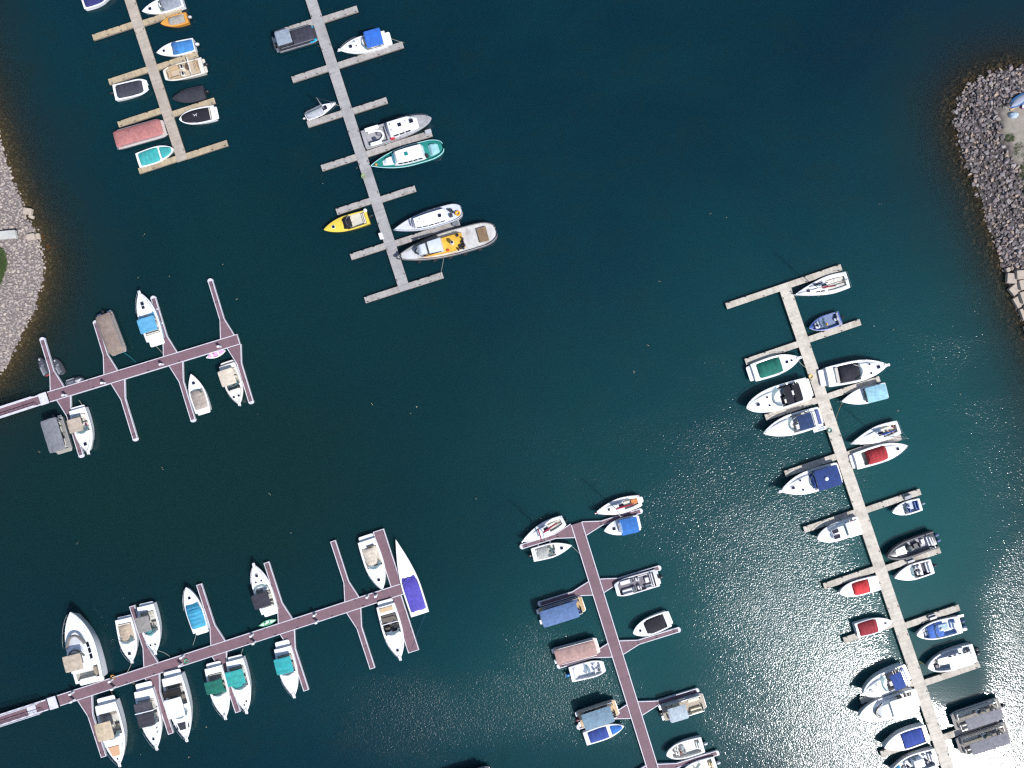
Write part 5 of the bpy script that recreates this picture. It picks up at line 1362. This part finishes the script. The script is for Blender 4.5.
b = runabout('plain white open boat with pale interior in the last slip of the bottom dock', (666.3, 755), (703, 744.8), 17, None, ck=(.08, .84), shield=None, fb=.85, seats='#dedcd6', liner=gel('#cfcdc8'), motor='#d6d7db', bowp=2.5, bowq=.7); console(b, .52, 0, .8, .8); M = MB(); M.rbox(b.x(.58), b.x(.64), .2, .5, .5, .9, .06, .05); b.P('cooler', M, plain('#7a3a3e'))
b = runabout('white open boat half cut off by the bottom edge under the last bottom dock finger', (678, 776), (716, 764), 16.5, None, ck=(.08, .84), shield=.5, fb=.85, seats='#d8c39c', liner=gel('#d3d0c8'), motor='#d6d7db')
pontoon('pontoon boat with a dark roof barely showing at the bottom edge', (491, 774), (445, 788), 17, can=('#3c3440', .05, .90, 1.5, .95, .12), deckc='#55505a', motor=None)

# ------------------------------------------------------------------ right wooden dock
b = sailboat('white racing sailboat with dark red boom at the head of the right dock', (793.8, 295), (848, 279.5), 18.5, '#8c2338', 10.5, hatches=((.74, 0, .45),), bowp=1.45, bowq=1.0, mid=.30, sternk=.12, mt=.56, boomlen=.28, trunk=.16, ck=(.05, .40), railc=plain('#8a8c96'), swing=10)
for y0, y1 in ((.55, .2), (-.6, -.25)):
    M = MB(); M.tube([(b.x(.45), y0 * b.B * .5, b.zs(.4) + .15), (b.x(.70), y1 * b.B * .5 + y0 * .3, b.zs(.7) + .1)], .035, 5); b.P('jib_track', M, plain('#3c3f55'))
M = MB(); M.tube([(b.x(.98), 0, b.zs(1) + .1), (b.x(.58), 0, b.zs(.6) + .32)], .035, 5); b.P('centre_line', M, plain('#3c3f66'))
M = MB(); M.rbox(b.x(.42), b.x(.47), -.2, .35, .9, 1.15, .08, .05); b.P('winch_box', M, plain('#3a3450'))
# blue open boat
b = runabout('small open boat with deep blue hull near the head of the right dock', (809, 328), (840.5, 317.8), 14.5, None, hm=gel('#2d4a9a'), dm=gel('#35539f'), ck=(.08, .90), shield=.56, sln=.25, sh=.35, motor='dark', seats='#c9cbd2', liner=gel('#71809e'), fb=.75, gun=.16)
seat(b, b.x(.66), b.x(.78), -.5, .5, vinyl('#d5d6da'), h=.3); M = MB(); M.rbox(b.x(.42), b.x(.47), .1, .45, .6, .85, .08, .05); b.P('life_jacket', M, canvas('#d9a437')); M = MB(); M.rbox(b.x(.04), b.x(.10), -.95, .95, .6, .85, .06, .04); b.P('stern_bench', M, plain('#8c8f99'))
b = cruiser('white cruiser with dark green cockpit cover left of the right dock', (801.5, 357), (748.8, 374.4), 19.5, fb=1.05, ck=(.12, .60), shield=None, hatches=((.72, .0, .40), (.82, .0, .30)), plat=.7, trunk=0, furn=False)
cover(b, .10, .60, canvas('#0f6b5e'), .40, .84, ridge=.1); line(b, .95, -.3, 806, 368)
b = cruiser('white express cruiser with black cockpit cover right of the right dock', (889.5, 364.5), (821, 378.6), 21.5, fb=1.3, ck=(.17, .54), shield=.58, hatches=((.84, 0, .5), (.70, .42, .3), (.70, -.42, .3)), plat=1.0, trunk=.32)
cover(b, .20, .53, canvas('#2b2c36'), .45, .80, z=.15); M = MB(); M.rbox(b.x(.13), b.x(.18), -1.2, 1.2, 1.0, b.zs(.1) + .3, .1, .06); b.P('stern_seat', M, vinyl('#bdb7b0'))
b = runabout('white boat with pale aqua canvas next to the black covered express cruiser', (841.3, 401.5), (887, 390), 16.5, None, shield=.50, ck=(.06, .50), fb=.95, bowp=1.9, bowq=.95); canopy(b, .06, .50, canvas('#8cc0d2'), 1.7, .94, .16, 3); line(b, .97, 0, 836, 418, m=mat('tan rope', (0, 0, 0)))
b = cruiser('big white cruiser with black cockpit canvas and round bow left of the right dock', (746, 408), (812.5, 387), 24, fb=1.4, ck=(.14, .46), shield=.60, hatches=((.82, 0, .45), (.66, .35, .3), (.66, -.35, .3)), plat=.55, trunk=.30, sln=1.5, pulp=False, bowp=2.4, bowq=.7, liner=gel('#4a4850'), seats='#d0ccc4', sh=.6)
canopy(b, .15, .26, canvas('#24242d'), 2.0, .72, .06, 2); canopy(b, .29, .40, canvas('#262630'), 2.0, .74, .06, 2); M = MB(); M.rbox(b.x(.26), b.x(.29), -.5, .2, 1.8, 2.0, .06, .05); b.P('cabin_top_vent', M, WHITE)
b = cruiser('white cruiser with navy bimini and folded side gate left of the right dock', (763, 433.2), (823, 415.5), 21, fb=1.3, ck=(.12, .50), shield=.58, hatches=(), plat=.35, trunk=.32, sln=1.4, pulp=False, bowp=2.0, bowq=.85, seats='#cfd0d4')
canopy(b, .18, .42, canvas('#273f6a'), 2.15, .72, .10, 3); M = MB(); M.tube([(b.x(.20), -b.B * .42, 1.4), (b.x(.12), -b.B * .34, 2.1), (b.x(.12), b.B * .34, 2.1), (b.x(.20), b.B * .42, 1.4)], .09, 6); b.P('radar_arch', M, WHITE); M = MB(); M.rbox(b.x(.02), b.x(.07), -1.1, 1.1, 1.0, 1.5, .08, .05); b.P('stern_seat', M, vinyl('#3a4a86'))
o = MB(); o.rbox(b.x(-.06), b.x(.16), b.B * .5 + .10, b.B * .5 + .62, .55, .68, .1, .04); b.P('boarding_gate', o, WHITE); o = MB(); o.rbox(b.x(-.03), b.x(.08), b.B * .5 + .22, b.B * .5 + .5, .682, .72, .05, .02); b.P('gate_pad', o, vinyl('#9aa3bb'))
b = sailboat('white sailboat with a bright blue boom cover right of the right dock', (850.2, 444), (899, 427), 16.5, '#1f4fa0', 9.0, hatches=(), mt=.44, boomlen=.30, bowp=1.6, mid=.36, sternk=.2, ck=(.05, .34), railc=plain('#8a8c96'))
for t, y, c in ((.14, .4, '#a8574a'), (.10, -.35, '#7a3430'), (.22, .15, '#b9874f')):
    M = MB(); M.rbox(b.x(t) - .15, b.x(t) + .15, y - .15, y + .15, .62, .85, .08, .05); b.P('cockpit_cushion', M, vinyl(c))
b = cruiser('white cruiser with crimson cockpit cover and bow pointing right off the right dock', (907, 445.5), (852, 462.6), 18, fb=1.05, ck=(.14, .52), shield=None, hatches=((.80, 0, .42),), plat=.55, trunk=.18, furn=False, pulp=False); cover(b, .22, .60, canvas('#a8262f'), .55, .82, ridge=.12, z=.1)
b = cruiser('white cruiser with navy canopy and a white dome on it left of the right dock', (778, 492), (841.5, 471.8), 22.5, fb=1.3, ck=(.10, .46), shield=.54, hatches=((.80, 0, .45), (.66, .42, .3), (.66, -.42, .3)), plat=.3, trunk=.32, sln=1.2)
canopy(b, .05, .44, canvas('#24407f'), 2.3, .90, .12, 4); M = MB(); M.ball((b.x(.28), 0, 2.5), .3, .3, .18, 12, 6); b.P('radar_dome', M, WHITE); mound(b, 'side_curtain', .42, .52, .66, .7, canvas('#2b4a8a'), front=.6, back=.1)
b = runabout('small white centre console boat with blue seats right of the right dock', (892, 512.3), (921, 504.3), 13.5, None, ck=(.08, .62), shield=.60, fb=.75, motor='#8a93a3', seats='#3c5c9a', liner=gel('#aab4c4'), rail=True, sh=.4); 
b = cruiser('white cabin boat with dark windows and white hard top left of the right dock', (816.8, 538.8), (860, 524.2), 18, fb=1.15, ck=(.05, .22), shield=None, hatches=(), plat=.0, trunk=0, furn=False, pulp=False, bowp=2.5, bowq=.7, rail=True)
mound(b, 'cabin', .24, .74, .74, .65, WHITE, front=.35, back=.03, roundness=.4); b.hz = .58; hatch(b, .60, .42, .01, rect=(.95, .6)); hatch(b, .60, -.42, .01, rect=(.95, .6)); b.hz = 0
canopy(b, .06, .36, gel('#ececee'), 2.15, .82, .08, 2, name='hard_top'); M = MB(); M.box((b.x(.375), 0, 1.75), (.06, 1.5, .5)); b.P('windscreen', M, GLASS); seat(b, b.x(.06), b.x(.12), -.7, .7, vinyl('#c9a9b5'))
# black inflatable
b = Boat('inflatable_boat', 'inflatable', 'black rigid inflatable with white bow deck and twin outboards right of the right dock', (886, 556.5), (935, 538.8), 17.5, fb=.85, bowp=2.2, bowq=.75, sternk=.03, mid=.5)
hull(b, gel('#30323c'), rail=False); deck(b, gel('#3a3b45'), (.08, .80), gun=.32, zf=.45, liner=gel('#8b8c94')); T = MB()
T.tube([(b.x(t), -(b.w(t) - .12), b.zs(t) + .02) for t in b.ts() if t < .99] + [(b.x(t), b.w(t) - .12, b.zs(t) + .02) for t in reversed(b.ts()) if t < .99], .27, 10); b.P('inflatable_tube', T, mat('black hypalon', (.03, .031, .04), .5))
M = MB(); M.prism([(b.x(.60), -.62), (b.x(.78), -.5), (b.x(.84), 0), (b.x(.78), .5), (b.x(.60), .62)], .5, .95, .05); b.P('bow_deck', M, WHITE); console(b, .52, 0, .9, .85, gel('#2c2e38')); b.zf = .45
seat(b, b.x(.32), b.x(.44), -.4, .4, vinyl('#34353f'), h=.5, back='aft'); seat(b, b.x(.10), b.x(.16), -.7, .7, vinyl('#c9cad0'), h=.4, back='aft'); seat(b, b.x(.20), b.x(.27), -.6, .2, vinyl('#c9cad0'), h=.35)
M = MB(); M.tube([(b.x(.16), -.95, .9), (b.x(.12), -.85, 2.0), (b.x(.12), .85, 2.0), (b.x(.16), .95, .9)], .06, 6); b.P('radar_arch', M, WHITE); outboard(b, (-.42, .42), gel('#5d6f96'), 1.0)
b = runabout('white open boat with dark cross seats below the black inflatable', (894.2, 577.8), (932.5, 566.3), 16, None, ck=(.06, .50), shield=.56, fb=.85, motor='dark', seats='#e3e3e6', liner=plain('#41404c', .7), bowp=1.9, bowq=.9); seat(b, b.x(.26), b.x(.30), -.95, .95, vinyl('#e3e3e6'), h=.4)
b = runabout('white boat with bright red cover pointing left beside the right dock', (839, 593), (878.8, 582.8), 16, ('#d2272f', .26, .66), shield=None, fb=.9, covwf=.84, furn=False, covh=.45, bowp=2.4, bowq=.7, ck=(.24, .60)); line(b, .97, 0, 834, 590)
b = runabout('white boat with dark red cover pointing at the right dock', (892, 621), (856.5, 630.8), 15.5, ('#9a2a35', .06, .58), shield=None, hatches=((.80, 0, .36),), fb=.9, covwf=.95, furn=False, covh=.4)
b = runabout('fishing boat with blue and white canvas and twin engines right of the right dock', (916.3, 635), (961, 624.5), 18.5, None, ck=(.12, .86), shield=.62, fb=.95, seats='#dfe3ea', liner=gel('#9db6d8'), hm=gel('#ccd0d8'), sln=.5, bowp=2.3, bowq=.75, gun=.18)
cover(b, .40, .74, canvas('#3f6bc0'), .22, .80); M = MB(); M.rbox(b.x(.30), b.x(.52), -.85, .2, .9, 1.25, .12, .08); b.P('blue_tarp', M, canvas('#a9c4e6')); outboard(b, (-.4, .4), gel('#3b4a78'), 1.0); M = MB(); M.ball((b.x(.46), -.15, 1.35), .25, .25, .15); b.P('white_bucket', M, WHITE); seat(b, b.x(.78), b.x(.84), -.4, .4, vinyl('#3b3c55'), h=.3)
for y in (-1.05, 1.05): M = MB(); M.rbox(b.x(-.14), b.x(.10), y - .18, y + .18, .42, .56, .06, .03); b.P('stern_wing', M, WHITE)
b = runabout('grey fishing boat with white hard top and black outboards right of the right dock', (927.3, 667.5), (975, 653), 20.5, None, ck=(.08, .88), shield=None, fb=1.05, seats='#9a948c', liner=gel('#a5b1bf'), hm=gel('#c9cdd3'), dm=gel('#d2d3d6'), bowp=2.5, bowq=.7, gun=.22)
canopy(b, .16, .62, gel('#eceae8'), 2.1, .62, .08, 2, name='hard_top'); outboard(b, (-.45, .2), DARKG, 1.1); M = MB(); M.rbox(b.x(.76), b.x(.83), .1, .6, .3, .9, .08, .05); b.P('bow_locker', M, plain('#3a3040'))
for t in (.24, .34, .44, .54):
    M = MB(); M.box((b.x(t), -b.B * .30, 1.7), (.42, .05, .3)); b.P('cabin_window', M, DGLASS)
for y in (-.9, -.3, .4, .9): M = MB(); M.tube([(b.x(.12), y, 1.0), (b.x(.05), y * 1.1, 2.6)], .03, 5); b.P('fishing_rod', M, plain('#4a4450'))
line(b, .97, 0, 919, 661, m=mat('yellow rope', srgb('#c9a53a'), .8))
b = cruiser('white cruiser with royal blue stern canvas above the white hard top cruiser', (860.6, 694.3), (910, 673), 21.5, fb=1.35, ck=(.10, .48), shield=.60, hatches=((.82, 0, .42), (.68, .35, .3), (.68, -.35, .3)), plat=.5, trunk=.32, sln=1.2, seats='#c5c3c0', bowp=2.4, bowq=.72)
canopy(b, .14, .38, canvas('#2c4c97'), 2.1, .74, .08, 3); M = MB(); M.tube([(b.x(.14), -b.B * .44, 1.3), (b.x(.10), -b.B * .38, 2.15), (b.x(.10), b.B * .38, 2.15), (b.x(.14), b.B * .44, 1.3)], .09, 6); b.P('radar_arch', M, WHITE); M = MB(); M.rbox(b.x(.03), b.x(.08), -1.2, 1.2, .9, 1.5, .08, .05); b.P('stern_seat', M, vinyl('#39479a'))
b = cruiser('white sedan cruiser with large white hard top low on the right dock', (858, 717.2), (920, 698.5), 23, fb=1.4, ck=(.06, .34), shield=None, hatches=((.82, 0, .42),), plat=.5, trunk=0, furn=True, pulp=False, bowp=2.4, bowq=.72, seats='#8e8984')
mound(b, 'cabin', .36, .74, .70, .75, WHITE, front=.4, back=.03, roundness=.7); canopy(b, .10, .48, gel('#ececee'), 2.5, .84, .10, 2, name='hard_top'); M = MB(); M.tube([(b.x(.72) - 1.3 * abs(q) ** 1.8, q * 1.15, b.zs(.6) + .45) for q in [k / 7 for k in range(-7, 8)]], .17, 6); b.P('front_window', M, DGLASS)
b = runabout('white boat with a navy cockpit cover near the bottom of the right dock', (883.8, 747.5), (929, 733), 19, ('#2b479c', .10, .56), shield=None, fb=1.2, covwf=.80, furn=False, covh=.2, plat=.25, ck=(.08, .58))
b = runabout('white fishing boat with cyan bow deck cut off by the bottom edge', (891, 771), (937, 757), 19, None, ck=(.08, .80), shield=.5, fb=1.0, seats='#e1e1e4', liner=gel('#8f99a8'), sln=.4); cover(b, .80, .95, canvas('#2f93c4'), .1, .8, name='bow_cover'); M = MB(); M.rbox(b.x(.30), b.x(.52), -.7, .5, .4, 1.5, .15, .1); b.P('centre_console', M, WHITE)
for t, y in ((.2, .5), (.22, -.5), (.6, .6), (.62, -.5), (.7, .1)):
    M = MB(); M.rbox(b.x(t) - .2, b.x(t) + .2, y - .2, y + .2, .3, .8, .06, .05); b.P('gear_box', M, plain('#3b4250' if y > 0 else '#c9cbd0'))
b = pontoon('upper of two pontoon boats with grey roofs at the bottom right', (953.5, 722.3), (1001, 706.5), 17.5, can=('#85848c', .13, .86, 1.6, .62, .05), deckc='#8f8a84', seats='#d6cfc2', motor='dark', fencec='#d9d4cc', fb=.8, group=None)
b = pontoon('lower of two pontoon boats with grey roofs at the bottom right', (958.5, 746.5), (1008, 730.5), 17.5, can=('#807f88', .13, .88, 1.6, .66, .05), deckc='#85807b', seats='#d6cfc2', motor=None, fencec='#d9d4cc', fb=.8)

# ------------------------------------------------------------------ small things standing on the docks
def hose(px, py, hexc, label):
    x, y = W(px, py, .5); M = MB(); pts = []
    for k in range(40): a = k * .55; r = .24 + .035 * (k // 12); pts.append((r * math.cos(a), r * math.sin(a), .035 + .028 * (k / 12)))
    M.tube(pts, .03, 5); o = M.obj('coiled_hose', mat('hose ' + hexc, srgb(hexc), .5)); o.location = (x, y, .506); tag(o, label, 'hose')
hose(810.5, 376.5, '#c7a630', 'coiled yellow hose on the right dock beside the stern of the black covered cruiser')
hose(829.5, 430.5, '#1f7f78', 'coiled teal hose on the right dock below the navy bimini cruiser')
hose(363.5, 176.5, '#8fa86a', 'coiled pale green hose on the top centre dock below the green hulled launch')
hose(113, 677, '#c08a3c', 'coiled orange hose on the lower left dock near the largest yacht')
hose(186.5, 661, '#3f9f7a', 'coiled green hose on the lower left dock between pedestals')
def steps(px, py, rz, label):
    x, y = W(px, py, .5); r = empty('boarding_steps', (x, y, .506), math.radians(rz)); tag(r, label, 'steps')
    M = MB(); M.rbox(-.55, .55, -.30, .30, 0, .28, .05, .03); b1 = M.obj('lower_step', gel('#8c8d93'), r)
    M = MB(); M.rbox(-.55, .55, -.02, .30, .282, .56, .05, .03); M.obj('upper_step', gel('#9a9ba1'), r)
steps(907, 497, 19, 'grey boarding steps on the finger above the small blue seated boat')
steps(909, 559.5, 199, 'grey boarding steps on the finger between the black inflatable and the white boat')
steps(931, 616, 199, 'grey boarding steps on the finger above the blue canvas fishing boat')
def dock_box(px, py, rz, label, c='#d9dade'):
    x, y = W(px, py, .5); r = empty('dock_box', (x, y, .506), math.radians(rz)); tag(r, label, 'dock box')
    M = MB(); M.rbox(-.45, .45, -.26, .26, 0, .46, .06, .02); M.obj('body', gel(c), r)
    M = MB(); M.rbox(-.48, .48, -.29, .29, .462, .56, .08, .05); M.obj('lid', gel(c), r)
dock_box(381.5, 236.5, -72, 'white dock box on the top centre walkway left of the pale grey launch')
dock_box(428.5, 132.5, 18, 'small grey dock box at the finger end beside the teal launch', '#a9adb3')
dock_box(455.5, 224, 18, 'dark grey dock box at the finger end above the tugboat stern', '#6e737b')
